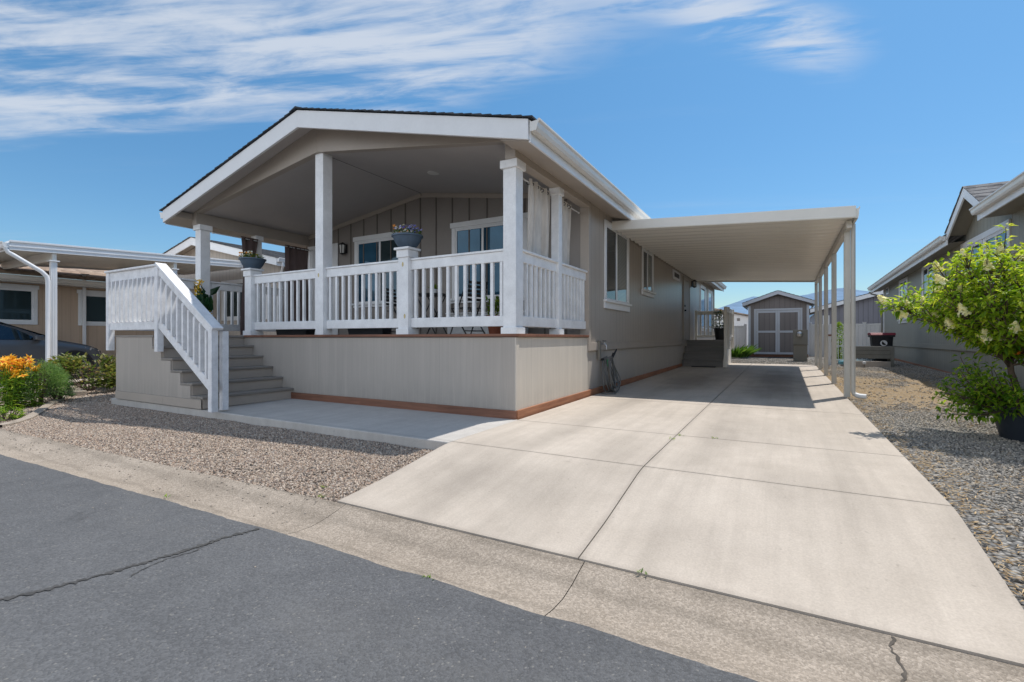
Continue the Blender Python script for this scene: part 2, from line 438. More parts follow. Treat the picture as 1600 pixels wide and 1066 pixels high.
M['glass_sky'] = glass_mat('glass_sky', (.022, .075, .125))  # blue of the reflected sky put into the glass colour
M['blind'] = glass_mat('glass_blinds', blinds=(.23, .25, .25), rough=.03)
M['blind_teal'] = glass_mat('glass_teal', blinds=(.035, .055, .06), rough=.03)
M['metal_dark'] = paint('metal_dark', (.02, .02, .022), .4, .2, 8)
M['plastic_dark'] = paint('plastic_dark', (.022, .024, .028), .45, .2, 6)
M['concrete'] = concrete('concrete', (.44, .382, .322), (.555, .488, .418), True, stains=.34)
M['slab'] = concrete('slab', (.44, .41, .38), (.58, .55, .51), True, stains=.12)
M['curb'] = concrete('curb_concrete', (.30, .25, .20), (.42, .36, .30), False, stains=.6, agg=.34)
M['joint'] = paint('joint', (.11, .095, .08), .95, .5, 20)
M['asphalt'] = asphalt_mat()
M['knot'] = paint('knot', (.62, .50, .26), .6, .2, 30)
M['bed'] = paint('bed', (.17, .142, .115), .95, .4, 20)
M['tar'] = paint('tar_seam', (.066, .064, .062), .7, .4, 12, .3, 60)
M['earth'] = gravel_mat('earth', [(.22, .18, .14), (.38, .32, .26), (.30, .26, .22)], 30)
M['gravel_tan'] = gravel_mat('gravel_tan', [(.18, .15, .12), (.50, .41, .32), (.32, .26, .21), (.60, .50, .40), (.26, .23, .20)], 46)
M['gravel_grey'] = gravel_mat('gravel_grey', [(.11, .11, .11), (.34, .33, .31), (.20, .20, .20), (.46, .44, .41), (.16, .155, .15)], 42, (.50, .36, .20))
M['grit'] = paint('grit', (.36, .31, .26), .9, .4, 30)
M['stone_tan'] = stone_mat('stone_tan', [(.085, .072, .062), (.40, .315, .245), (.22, .175, .145), (.54, .44, .345), (.36, .245, .18), (.18, .16, .15), (.62, .53, .44), (.38, .295, .23)])
M['stone_grey'] = stone_mat('stone_grey', [(.11, .105, .10), (.36, .33, .29), (.20, .19, .175), (.44, .40, .345), (.16, .15, .14), (.52, .47, .41), (.33, .27, .205)])
M['straw'] = leaf_mat('straw', (.34, .22, .10), (.52, .36, .19), (.66, .50, .30), .2, .8)
M['soil'] = paint('soil', (.06, .042, .03), .95, .4, 14, .8, 40)
M['curtain_cream'] = fabric_mat('curtain_cream', (.80, .74, .67))
M['curtain_brown'] = fabric_mat('curtain_brown', (.135, .10, .095))
M['pot_dark'] = paint('pot_dark', (.028, .036, .048), .45, .25, 6)
M['bowl'] = paint('bowl_blue', (.085, .125, .175), .5, .25, 8, .1, 40)
M['steel'] = paint('steel', (.5, .5, .5), .35, .1, 6, 0, 10, 1)
M['chrome'] = paint('chrome', (.75, .75, .77), .15, .05, 4, 0, 10, 1)
M['flower_orange'] = leaf_mat('flower_orange', (.75, .18, .02), (.85, .33, .03), (.90, .55, .08), .3)
M['flower_lily'] = leaf_mat('flower_lily', (.50, .05, .015), (.90, .44, .02), (.97, .72, .10), .3)
M['flower_yellow'] = leaf_mat('flower_yellow', (.80, .48, .02), (.90, .62, .03), (.95, .75, .12), .3)
M['flower_white'] = leaf_mat('flower_white', (.70, .70, .62), (.85, .84, .80), (.9, .88, .6), .3)
M['flower_blue'] = leaf_mat('flower_blue', (.09, .08, .34), (.20, .20, .55), (.62, .62, .80), .3)
M['flower_pink'] = leaf_mat('flower_pink', (.42, .12, .10), (.62, .28, .20), (.70, .45, .30), .3)
M['bloom'] = leaf_mat('bloom', (.78, .76, .45), (.92, .90, .70), (.96, .95, .86), .45, .7)
M['leaf_hyd'] = leaf_mat('leaf_hydrangea', (.08, .19, .012), (.30, .45, .03), (.58, .64, .08), .58)
M['leaf_mid'] = leaf_mat('leaf_mid', (.035, .10, .02), (.09, .20, .035), (.20, .33, .06), .4)
M['leaf_lime'] = leaf_mat('leaf_lime', (.07, .17, .015), (.19, .34, .03), (.40, .50, .07), .42)
M['leaf_fern'] = leaf_mat('leaf_fern', (.07, .16, .05), (.16, .29, .10), (.30, .42, .17), .45)
M['leaf_dark'] = leaf_mat('leaf_dark', (.012, .045, .02), (.025, .085, .035), (.06, .15, .05), .25, .3)
M['leaf_rust'] = leaf_mat('leaf_rust', (.06, .10, .025), (.15, .20, .045), (.38, .30, .11), .4)
M['bark'] = paint('bark', (.12, .085, .06), .9, .4, 20, .8, 60)
M['vinyl'] = paint('vinyl_fence', (.86, .83, .80), .5, .06, 1, .02, 30)
M['green_grey_x'] = siding('green_grey_x', (.335, .325, .275), 'y', dark=.7)
M['green_grey'] = paint('green_grey', (.335, .325, .275), .6, .08, 2)
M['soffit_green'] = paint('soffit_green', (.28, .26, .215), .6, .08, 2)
M['shed'] = siding('shed_siding', (.215, .185, .172), 'x', dark=.7)
M['shed_trim'] = paint('shed_trim', (.52, .53, .56), .5, .08, 3)
M['bloom_stem'] = M['bark']
M['shed_x'] = siding('shed_siding_x', (.285, .24, .215), 'y')
M['blue_grey'] = siding('blue_grey', (.245, .24, .27), 'x')
M['tan_wall'] = siding('tan_wall', (.52, .39, .285), 'y', dark=.85, bs=.3)
M['beige_wall'] = siding('beige_wall', (.50, .44, .38), 'x', .2, dark=.7)
M['beige_x'] = siding('beige_wall_x', (.50, .44, .38), 'y', .2, dark=.7)
M['utility'] = paint('utility', (.22, .205, .175), .5, .12, 4)
M['bin'] = paint('bin_plastic', (.014, .016, .022), .45, .3, 5)
M['bin_lid'] = paint('bin_lid', (.20, .012, .022), .45, .2, 5)
M['planter_grey'] = paint('planter_grey', (.21, .205, .18), .6, .15, 6)
M['tarp'] = paint('tarp', (.12, .34, .42), .4, .2, 6)
M['car_paint'] = paint('car_paint', (.115, .12, .128), .25, .05, 2, 0, 10, .3)
M['rubber'] = paint('rubber', (.016, .016, .017), .8, .2, 20)
M['hose'] = paint('hose', (.16, .155, .145), .5, .2, 10)
M['brick_red'] = paint('terracotta', (.30, .09, .045), .7, .2, 10)
M['green_plastic'] = paint('green_plastic', (.02, .20, .09), .4, .1, 10)
# ------------------------------------------------------------------ the ground
def yo(x):      # the kerb line drifts towards the street on the left
    return -.033 * max(0, min(20, -2.8 - x))
def bendm(m, y0=1.8, y1=3.9):
    m.v = [(x, y + yo(x) * max(0, min(1, (y1 - y) / (y1 - 2.46))) if y > y0 else y, z) for x, y, z in m.v]
    return m
def zg(y):      # level of the concrete behind the apron
    return .0095 * (min(y, 40) - 5.25)
def zdrive(y):
    return pl(y, [(2.46, -.19), (2.9, -.145), (3.4, -.07), (3.72, -.023), (3.9, zg(3.9))]) if y < 3.9 else zg(y)
def zgl(y):     # gravel beside the stairs
    return pl(y, [(2.45, -.215), (3.0, -.165), (3.7, -.115), (5, -.075), (12, .03), (40, .30)])
def zgr(y):     # gravel beside the driveway
    return pl(y, [(2.45, -.215), (3.0, -.15), (3.8, -.055), (5, -.03), (20, .105), (40, .30)])
def sheet(xs, ys, zf, bumpy=0):
    m = MB(); n = len(xs)
    for y in ys:
        for x in xs:
            m.v.append((x, y, zf(x, y) + (bumpy * noise.noise((x * 2.2, y * 2.2, 0)) if bumpy else 0)))
    for j in range(len(ys) - 1):
        for i in range(n - 1):
            a = j * n + i; m.f.append((a, a + 1, a + n + 1, a + n)); m.c.append(.5)
    return m
def lin(a, b, n): return [a + (b - a) * i / n for i in range(n + 1)]
gy = [-900, -60, 1.9, 2.5, 3.0, 3.8, 6, 12, 20, 40, 80, 3200]
ground = sheet([-2600, -200, -60, -30, -10, 0, 10, 30, 60, 200, 2600], gy,
               lambda x, y: -.36 if y < 1.95 else min(zgl(y), zgr(y)) - .05 if y <= 40 else .24 + min(y - 40, 40) * .004).build('ground', M['earth'])
tag(ground, kind='structure')
street = sheet([-200, -80, -40, -22.8] + lin(-14, 5, 560) + [10, 20, 40, 80, 200], [-6.5, -4, -2, 0, 1, 1.6, 1.9, 1.962],
               lambda x, y: pl(y, [(-2, -.2025), (1.6, -.2458), (1.9, -.2385), (1.962, -.2400)]))
street.v = [(x, y + (.016 * noise.fractal((x * 2.3, 3, 0), 1, 2, 5) + .006 * noise.noise((x * 16, 1, 0)) if y > 1.94 else 0), z) for x, y, z in street.v]
street = bendm(street).build('street', M['asphalt'])
tag(street, kind='structure')
# tar filled crack in the asphalt, wandering away from the gutter
def ribbon(pts, w, z, wob=.012, sub=8, zf=None):
    m = MB(); P = []
    for (a, b) in zip(pts, pts[1:]):
        for i in range(sub):
            t = i / sub; P.append((lerp(a[0], b[0], t), lerp(a[1], b[1], t)))
    P.append(pts[-1])
    for i, (x, y) in enumerate(P):
        q = P[min(i + 1, len(P) - 1)]; r = P[max(i - 1, 0)]
        d = Vector((q[0] - r[0], q[1] - r[1])).normalized(); nrm = Vector((-d.y, d.x))
        wl = w * rnd(.35, 1.25); o = rnd(-wob, wob)
        for s in (-1, 1):
            px, py = x + nrm.x * (o + s * wl / 2), y + nrm.y * (o + s * wl / 2)
            m.v.append((px, py, z if zf is None else zf(px, py)))
        if i:
            k = 2 * i; m.f.append((k - 2, k - 1, k + 1, k)); m.c.append(.5)
    return m
zst = lambda x, y: pl(y, [(-2, -.2025), (1.6, -.2458), (1.9, -.2385), (1.962, -.2400)]) + .004
o = ribbon([(-2.968, 1.93), (-3.036, 1.739), (-3.064, 1.497), (-3.091, 1.301), (-3.115, 1.126), (-3.164, .953), (-3.223, .8), (-3.349, .626), (-3.5, .2), (-3.6, -.6), (-3.9, -2)], .036, 0, .012, 16, zst).build('crack', M['tar']); tag(o, kind='structure')
o = ribbon([(-3.06, 1.68), (-3.0, 1.55), (-3.03, 1.42), (-3.0, 1.3), (-2.97, 1.22)], .010, 0, .006, 8, zst).build('crack', M['tar']); tag(o, kind='structure')

# rolled concrete gutter in segments with saw joints
gprof = [(1.955, -.243), (2.05, -.258), (2.16, -.262), (2.28, -.245), (2.38, -.218), (2.452, -.200)]
g = MB()
gj = [-60, -30, -24, -18, -14, -10.4, -6.6, -2.76, -.935, .9, 4.6, 8.4, 12, 18, 40]
for a, b in zip(gj, gj[1:]):
    xs = lin(a + .0022, b - .0022, max(2, int((b - a) * 5)))
    n0 = len(g.v); n = len(xs)
    for (y, z) in gprof + [(2.452, -.34)]:
        for x in xs:
            g.v.append((x, y + .006 * noise.noise((x * 3, y, 1)) * (1 if y < 2 else .5), z + .004 * noise.noise((x * 1.7, y * 2, 3))))
    for j in range(len(gprof)):
        for i in range(n - 1):
            q = n0 + j * n + i; g.f.append((q, q + 1, q + n + 1, q + n)); g.c.append(.5)
gutter_pan = bendm(g).build('curb', M['curb'], smooth=True); tag(gutter_pan, kind='structure')
o = bendm(sheet([-60, -22.8, -2.8, 0, 40], [1.95, 2.2, 2.455], lambda x, y: -.275)).build('curb_bed', M['bed']); tag(o, kind='structure')
o = ribbon([(.379, 2.445), (.365, 2.38), (.39, 2.30), (.37, 2.2), (.385, 2.08), (.37, 1.96)], .014, 0, .008, 6,
           lambda x, y: pl(y, gprof) + .004).build('crack', M['joint']); tag(o, kind='structure')
# dark seam where the asphalt meets the gutter, and the soil line at the foot of the driveway


# driveway slabs, 9 mm joints over a dark bed
XR = .885
d = MB()
ybr = [2.457, 3.86, 5.2, 7.62, 11.3, 15.0, 18.75]
xbr = [-2.852, -.972, XR]
for a, b in zip(ybr, ybr[1:]):
    for c, e in zip(xbr, xbr[1:]):
        ys = lin(a + (.004 if a > 3 else 0), b - .004, 14 if a < 3 else 4)
        xs = [c + (.004 if c > -2 else 0), (c + e) / 2, e - (.004 if e < 0 else 0)]
        n0 = len(d.v)
        for y in ys:
            for x in xs: d.v.append((x, y, zdrive(y)))
        for j in range(len(ys) - 1):
            for i in range(2):
                q = n0 + j * 3 + i; d.f.append((q, q + 1, q + 4, q + 3)); d.c.append(.5)
        # skirts
        m = len(ys)
        def side(idx):
            k0 = len(d.v)
            for i in idx: x, y, z = d.v[i]; d.v.append((x, y, z)); d.v.append((x, y, z - .12))
            for i in range(len(idx) - 1):
                q = k0 + 2 * i; d.f.append((q, q + 1, q + 3, q + 2)); d.c.append(.5)
        side([n0 + j * 3 for j in range(m)]); side([n0 + j * 3 + 2 for j in range(m)][::-1])
        side([n0 + 2, n0 + 1, n0]); side([n0 + (m - 1) * 3 + i for i in range(3)])
driveway = d.build('driveway', M['concrete']); tag(driveway, kind='structure')
o = sheet([xbr[0] + .01, xbr[2] - .01], lin(2.47, 3.9, 14) + [18.7], lambda x, y: zdrive(y) - .022).build('driveway_bed', M['joint']); tag(o, kind='structure')
m = MB(); m.prism([(3.80, -.30), (5.235, -.30), (5.235, .0), (3.80, -.012)], 'x', -9.95, -2.858)
o = m.build('sidewalk', M['slab'], bevel=.012); tag(o, kind='structure')

# gravel beds
o = sheet(lin(-30, -2.80, 60), lin(2.44, 4.2, 10) + lin(4.7, 26, 14), lambda x, y: zgl(y) - (.05 if x > -9.9 and y > 3.9 else 0), .012)
o = bendm(o).build('gravel_bed', M['gravel_tan']); tag(o, kind='structure')
o = sheet(lin(XR - .03, 5.2, 14), lin(2.44, 4.2, 8) + lin(4.7, 30, 40), lambda x, y: zgr(y), .012).build('gravel_bed', M['gravel_grey']); tag(o, kind='structure')
o = sheet(lin(-9, XR - .03, 14), lin(18.70, 30, 12), lambda x, y: zgr(y) - .012, .008).build('gravel_bed', M['gravel_grey']); tag(o, kind='structure')

def scatter(name, xs, ys, zf, mat, density, size, keep=None, seed=1, bend=False):
    """loose stones spread over a sheet by geometry nodes (nobody could count them)"""
    m = sheet(xs, ys, zf, .012)
    if bend: bendm(m)
    if keep:
        m.f = [f for f in m.f if keep(sum(m.v[i][0] for i in f) / 4, sum(m.v[i][1] for i in f) / 4)]; m.c = m.c[:len(m.f)]
    o = m.build(name, mat)
    ng = bpy.data.node_groups.new(name, 'GeometryNodeTree')
    ng.interface.new_socket('Geometry', in_out='INPUT', socket_type='NodeSocketGeometry')
    ng.interface.new_socket('Geometry', in_out='OUTPUT', socket_type='NodeSocketGeometry')
    I = ng.nodes.new('NodeGroupInput'); O = ng.nodes.new('NodeGroupOutput')
    dp = ng.nodes.new('GeometryNodeDistributePointsOnFaces'); dp.inputs['Density'].default_value = density; dp.inputs['Seed'].default_value = seed
    ic = ng.nodes.new('GeometryNodeMeshIcoSphere'); ic.inputs['Radius'].default_value = 1; ic.inputs['Subdivisions'].default_value = 2
    sp = ng.nodes.new('GeometryNodeSetPosition')
    nz = ng.nodes.new('ShaderNodeTexNoise'); nz.inputs['Scale'].default_value = .9; nz.inputs['Detail'].default_value = 1
    sub = ng.nodes.new('ShaderNodeVectorMath'); sub.operation = 'SUBTRACT'; sub.inputs[1].default_value = (.5, .5, .5)
    mul = ng.nodes.new('ShaderNodeVectorMath'); mul.operation = 'SCALE'; mul.inputs['Scale'].default_value = 1.3
    L = ng.links.new
    L(nz.outputs['Color'], sub.inputs[0]); L(sub.outputs[0], mul.inputs[0]); L(mul.outputs[0], sp.inputs['Offset'])
    L(ic.outputs['Mesh'], sp.inputs['Geometry'])
    sm = ng.nodes.new('GeometryNodeSetMaterial'); sm.inputs['Material'].default_value = mat; L(sp.outputs[0], sm.inputs[0])
    ip = ng.nodes.new('GeometryNodeInstanceOnPoints')
    rr = ng.nodes.new('FunctionNodeRandomValue'); rr.data_type = 'FLOAT_VECTOR'; rr.inputs[1].default_value = (6.28, 6.28, 6.28)
    rs = ng.nodes.new('FunctionNodeRandomValue'); rs.data_type = 'FLOAT_VECTOR'
    rs.inputs[0].default_value = (size * .55, size * .45, size * .35); rs.inputs[1].default_value = (size * 1.25, size * 1.0, size * .8)
    rs.inputs['Seed'].default_value = 5
    L(I.outputs[0], dp.inputs['Mesh']); L(dp.outputs['Points'], ip.inputs['Points']); L(sm.outputs[0], ip.inputs['Instance'])
    L(rr.outputs[0], ip.inputs['Rotation']); L(rs.outputs[0], ip.inputs['Scale']); L(ip.outputs[0], O.inputs[0])
    md = o.modifiers.new('scatter', 'NODES'); md.node_group = ng
    return tag(o, kind='stuff')
scatter('gravel', lin(-10.6, -2.86, 30), lin(2.46, 3.79, 6), lambda x, y: zgl(y) + .003, M['stone_tan'], 4600, .0115, seed=2, bend=True)
scatter('gravel', lin(-14, -9.96, 20), lin(2.46, 7.5, 14), lambda x, y: zgl(y) + .003, M['stone_tan'], 900, .019,
        seed=3, bend=True)
def patchy(x, y):
    f = noise.fractal((x * .9, y * .5, 4.2), 1, 2, 4) + max(0, 1 - abs(y - 12) / 5) * .75 * smooth01((3.1 - x) / .6) + max(0, .28 - (x - XR)) * 1.6
    return random.random() > smooth01((f - .02) / .55) * .93
scatter('gravel', lin(XR + .01, 5.0, 90), lin(2.46, 9.5, 150), lambda x, y: zgr(y) + .002, M['stone_grey'], 1900, .0135, keep=patchy, seed=4)
scatter('gravel', lin(XR + .01, 3.8, 60), lin(9.5, 19.5, 160), lambda x, y: zgr(y) + .002, M['stone_grey'], 700, .018, keep=patchy, seed=6)
scatter('gravel', lin(-2.9, 3.8, 20), lin(18.8, 23.5, 14), lambda x, y: zgr(y) - .004, M['stone_grey'], 260, .026, seed=8)
# dry weeds and straw lying in the right-hand gravel
m = MB()
for i in range(26000):
    y = 2.6 + 16.5 * random.random() ** 1.1; x = XR + .02 + 2.6 * random.random() ** 1.3
    pf = noise.fractal((x * .9, y * .5, 4.2), 1, 2, 4) + max(0, .3 - (x - XR)) * 1.2
    edge = x < XR + .3 and random.random() < .30
    strip = max(0, 1 - abs(y - 12) / 5) * .75 * (1 if x < 2.9 else 0)
    if pf + strip < rnd(.0, .55) and not edge: continue
    a = rnd(0, 6.28)
    m.leaf((x, y, zgr(y) + .012), (math.cos(a), math.sin(a), rnd(-.05, .35)), (0, 0, 1), rnd(.02, .07), rnd(.004, .010), .1, .2)
o = m.build('straw', M['straw'], attr=True); tag(o, kind='stuff')
# stray stones kicked onto the concrete
m = MB(); ico = [(0, 0, 1), (.89, 0, .45), (.28, .85, .45), (-.72, .53, .45), (-.72, -.53, .45), (.28, -.85, .45), (.72, .53, -.45), (-.28, .85, -.45), (-.89, 0, -.45), (-.28, -.85, -.45), (.72, -.53, -.45), (0, 0, -1)]
icf = [(0, 1, 2), (0, 2, 3), (0, 3, 4), (0, 4, 5), (0, 5, 1), (1, 6, 2), (2, 7, 3), (3, 8, 4), (4, 9, 5), (5, 10, 1), (6, 7, 2), (7, 8, 3), (8, 9, 4), (9, 10, 5), (10, 6, 1), (11, 7, 6), (11, 8, 7), (11, 9, 8), (11, 10, 9), (11, 6, 10)]
def stone(x, y, z, r): m.add([(x + a * r * rnd(.7, 1.3), y + b * r * rnd(.7, 1.3), z + c * r * .7) for a, b, c in ico], icf)
for i in range(200):
    x = rnd(-9, -2.9); y = 2.45 - .4 * random.random() ** 2.2; stone(x, y + yo(x), pl(y, gprof) + .004, rnd(.003, .010))
for i in range(160):
    x = rnd(-7, 1.2); y = 1.95 - .35 * random.random() ** 2; stone(x, y + yo(x), -.245, rnd(.002, .006))
o = m.build('grit', M['grit']); tag(o, kind='stuff')
m = MB()
for (wx, wy, wz) in [(-.97, 4.95, .0), (-.93, 5.18, 0), (-.60, 5.2, 0), (-.62, 2.46, -.19), (-3.05, 2.47, -.2), (-4.2, 1.96, -.24), (-3.2, 2.62, -.19), (.15, 1.97, -.24), (-1.6, 1.97, -.245)]:
    for k in range(9):
        a = rnd(0, 6.28)
        m.leaf((wx + rnd(-.03, .03), wy + rnd(-.01, .01), wz), (math.cos(a) * .7, math.sin(a) * .7, rnd(.3, 1)), (0, 0, 1), rnd(.015, .04), rnd(.005, .009))
o = m.build('weeds', M['leaf_lime'], attr=True); tag(o, kind='stuff')

# hazy hills far behind
def hill(name, prof, dist, col, y_back, jit):
    F = Vector((-math.sin(R(29.4)), math.cos(R(29.4)))); Rt = Vector((math.cos(R(29.4)), math.sin(R(29.4))))
    us = sorted(prof); m = MB(); n = 0
    u = us[0][0]; rows = []
    N = 160
    for i in range(N + 1):
        u = lerp(us[0][0], us[-1][0], i / N); h = pl(u, us)
        p = F * dist + Rt * (dist * u)
        col_ = []
        for k in range(9):
            t = k / 8
            jn = noise.fractal((u * 9, t * 2.5, dist), 1., 2., 5)
            q = p - F * (dist * .28 * (1 - t)) + Rt * (jn * dist * .02 * (1 - t))
            z = dist * h * (t ** 1.4) * (1 + jit * jn * (1 if t < 1 else .35))
            col_.append((q.x, q.y, max(z, -1)))
        rows.append(col_)
    for r in rows: m.v += r
    for i in range(N):
        for k in range(8):
            a = i * 9 + k; m.f.append((a, a + 9, a + 10, a + 1)); m.c.append(.5)
    mt, nt, b = new_mat(name)
    co = geopos(nt)
    f = noise_tex(nt, mapping(nt, co, (.004, .004, .012)), 3, 7, .65)
    lk(nt, ramp(nt, f, [(.35, tuple(c * .82 for c in col)), (.65, tuple(c * 1.12 for c in col))]), b.inputs['Base Color'])
    b.inputs['Roughness'].default_value = 1; b.inputs['Specular IOR Level'].default_value = 0
    return tag(m.build('hills', mt, smooth='all'), kind='structure')
def uv(u, v): return ((u - 800) / 755, (529 - v) / 755)
hill('haze_far', [uv(-200, 505), uv(300, 505), uv(700, 500), uv(1040, 505), uv(1090, 497), uv(1120, 482), uv(1150, 472), uv(1176, 463), uv(1205, 466), uv(1232, 464), uv(1262, 460),
      uv(1285, 455), uv(1318, 449), uv(1338, 453), uv(1360, 455), uv(1420, 468), uv(1520, 478), uv(1700, 490)], 2400, (.19, .28, .395), 0, .05)
hill('haze_mid', [uv(1000, 516), uv(1150, 512), uv(1230, 497), uv(1275, 483), uv(1300, 475), uv(1330, 466), uv(1352, 462), uv(1380, 460), uv(1500, 470), uv(1700, 500)], 1700, (.125, .195, .27), 0, .10)
# ------------------------------------------------------------------ windows in any wall
class Face:
    """wall coordinates: a along the wall, n outwards, z up"""
    def __init__(s, axis, pos, sign): s.axis, s.pos, s.sign = axis, pos, sign
    def box(s, m, a0, a1, z0, z1, n0, n1):
        p, q = s.pos + s.sign * n0, s.pos + s.sign * n1
        return m.box(p, q, a0, a1, z0, z1) if s.axis == 'x' else m.box(a0, a1, p, q, z0, z1)
def window(parent, F, a0, a1, z0, z1, trim=.09, panes=2, glass=None, mat='white', sill=.0, head=.0, blind=None, split=None, proud=.03, sub_origin=None):
    """trim, sash bars and panes of one sliding window; z0..z1, a0..a1 are the outer trim"""
    m = MB()
    zt = z1 - head if head else z1
    F.box(m, a0, a0 + trim, z0 + sill, zt, .002, proud); F.box(m, a1 - trim, a1, z0 + sill, zt, .002, proud)
    F.box(m, a0 - (.03 if head else 0) + (0 if head else trim), a1 + (.03 if head else 0) - (0 if head else trim), zt if head else z1 - trim, z1, .002, proud + (.012 if head else 0))
    if head: F.box(m, a0 + trim, a1 - trim, zt - .03, zt, .002, proud - .004)
    if sill: F.box(m, a0 - .03, a1 + .03, z0, z0 + sill, .002, proud + .006); F.box(m, a0 - .05, a1 + .05, z0 + sill - .03, z0 + sill + .012, .004, proud + .045)
    else: F.box(m, a0 + trim, a1 - trim, z0, z0 + trim, .002, proud)
    fr = m.build('window', M[mat], parent, bevel=.004)
    b0, b1, y0, y1 = a0 + trim, a1 - trim, z0 + (sill + .012 if sill else trim), zt - (.03 if head else trim)
    s = MB(); w = .035
    mid = b0 + (b1 - b0) * (split or .5)
    F.box(s, b0, b1, y0, y0 + w, .003, .020); F.box(s, b0, b1, y1 - w, y1, .003, .020)
    F.box(s, b0, b0 + w, y0 + w, y1 - w, .003, .020); F.box(s, b1 - w, b1, y0 + w, y1 - w, .003, .020)
    if panes == 2: F.box(s, mid - w * .7, mid + w * .7, y0 + w, y1 - w, .003, .022)
    s.build('sash', M[mat], fr, bevel=.003)
    spans = [(b0 + w, mid - w * .7), (mid + w * .7, b1 - w)] if panes == 2 else [(b0 + w, b1 - w)]
    gl = glass or ['glass'] * len(spans)
    for (p, q), k in zip(spans, gl):
        gm = MB(); F.box(gm, p, q, y0 + w, y1 - w, -.004, .006); gm.build('pane', M[k], fr)
    return fr

def shingle_slope(m, x_e, z_e, x_r, z_r, y0, y1, courses, th=.020, along='y', wob=.006):
    """overlapping courses from the eave (x_e, z_e) up to the ridge (x_r, z_r)"""
    for i in range(courses):
        t0, t1 = i / courses, min(1, (i + 1.35) / courses)
        a = (lerp(x_e, x_r, t0), lerp(z_e, z_r, t0)); b = (lerp(x_e, x_r, t1), lerp(z_e, z_r, t1))
        o0, o1 = rnd(-wob, wob), rnd(-wob, wob)
        pts = [(a[0], a[1] + .002), (b[0], b[1] + .001), (b[0], b[1] + .004), (a[0], a[1] + th)]
        lo, hi = y0 + o0, y1 + o1
        if along == 'y': m.prism(pts, 'y', lo, hi)
        else: m.prism(pts, 'x', lo, hi)
GUT = [(0, 0), (.075, 0), (.095, .035), (.105, .085), (.125, .105), (.125, .125), (.10, .125), (.10, .11), (.02, .105), (0, .125)]   # K-style gutter, n outwards

# ------------------------------------------------------------------ the house
WR, WL, YF, YW, YB = -2.90, -10.10, 5.24, 7.75, 24.6
RX, RZ, EZ = -6.50, 4.50, 3.475                # ridge, eave height at x = EXR / EXL
EXR, EXL = -2.50, -10.50
Y0R, Y1R = 4.83, 25.0
def roofz(x): return RZ - abs(x - RX) * (RZ - EZ) / 4.0
house = thing('manufactured_house', (-6.5, 15, .1), 'taupe manufactured house with covered front porch under a low dark gable roof', 'house')
# right side wall in two bands
m = MB(); m.prism([(YW, .80), (YB, .80), (YB, 3.42), (YW, 3.42)], 'x', WR - .12, WR); m.build('side_wall', M['siding_x'], house)
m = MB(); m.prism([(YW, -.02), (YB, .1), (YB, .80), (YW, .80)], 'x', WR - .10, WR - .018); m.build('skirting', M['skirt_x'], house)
m = MB(); m.box(WR + .001, WR + .022, YW + .11, 16.35, .79, .93); m.box(WR + .001, WR + .022, 18.9, YB - .1, .79, .93); m.build('band_trim', M['taupe'], house, bevel=.004)
m = MB(); m.box(WR - .13, WR + .028, YW - .005, YW + .11, .785, 3.30); m.build('corner_board', M['taupe'], house, bevel=.004); m = MB(); m.box(WR - .12, WR + .028, YB - .1, YB + .01, .785, 3.30); m.build('corner_board', M['taupe'], house, bevel=.004)
m = MB(); m.prism([(YF + .01, zg(YF) - .04), (16.4, zg(16.4) - .04), (16.4, zg(16.4) + .085), (YF + .01, zg(YF) + .105)], 'x', WR - .012, WR + .022)
m.build('base_board', M['redwood_y'], house, bevel=.004)
# left and rear walls
m = MB(); m.box(WL, WL + .12, YW, YB, -.1, 3.42); m.build('side_wall', M['siding_x'], house)
m = MB(); m.prism([(WL + .12, 0), (WR - .12, 0), (WR - .12, 3.42), (RX, 4.34), (WL + .12, 3.42)], 'y', YB - .12, YB); m.build('end_wall', M['siding_y'], house)
# porch back wall: board and batten under a shallow vault
def ceilz(x): return 3.985 - abs(x - RX) * .150
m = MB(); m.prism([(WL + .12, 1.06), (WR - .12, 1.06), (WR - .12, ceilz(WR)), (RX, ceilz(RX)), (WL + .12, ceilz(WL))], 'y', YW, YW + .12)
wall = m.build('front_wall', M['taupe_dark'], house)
m = MB()
x = WL + .33
while x < WR - .15:
    m.box(x - .014, x + .014, YW - .014, YW - .001, 1.07, ceilz(x) - .07); x += .405
m.build('batten', M['batten'], wall, bevel=.002)
m = MB()
for s in (-1, 1):
    xe = RX + s * 3.47
    m.beam((RX + s * .01, YW - .014, ceilz(RX) - .045), (xe, YW - .014, ceilz(xe) - .045), .026, .085)
m.build('frieze', M['taupe'], wall, bevel=.003)
FP = Face('y', YW, -1)
window(house, FP, -8.42, -6.74, 1.69, 3.27, .085, 2, ['glass_sky', 'blind_teal'], sill=.08, head=.10, split=.45)
window(house, FP, -5.72, -4.04, 1.69, 3.27, .085, 2, ['glass_sky', 'glass_sky'], sill=.08, head=.10, split=.42)
# front door with a glazed storm panel
m = MB(); FP.box(m, -10.0, -9.90, 1.07, 3.2, .002, .03); FP.box(m, -9.06, -8.96, 1.07, 3.2, .002, .03); FP.box(m, -9.90, -9.06, 3.1, 3.2, .002, .03)
FP.box(m, -9.90, -9.74, 1.08, 3.1, .002, .022); FP.box(m, -9.20, -9.06, 1.08, 3.1, .002, .022); FP.box(m, -9.74, -9.20, 2.95, 3.1, .002, .022); FP.box(m, -9.74, -9.20, 1.08, 1.5, .002, .022)
dr = m.build('front_door', M['white'], house, bevel=.004)
m = MB(); FP.box(m, -9.74, -9.20, 1.5, 2.95, .001, .008); m.build('pane', M['glass'], dr)
m = MB(); m.tube([(-9.13, YW - .03, 2.02), (-9.13, YW - .075, 2.02)], .012); m.tube([(-9.13, YW - .075, 2.02), (-9.24, YW - .075, 2.02)], .011); m.build('handle', M['chrome'], dr, smooth=True)
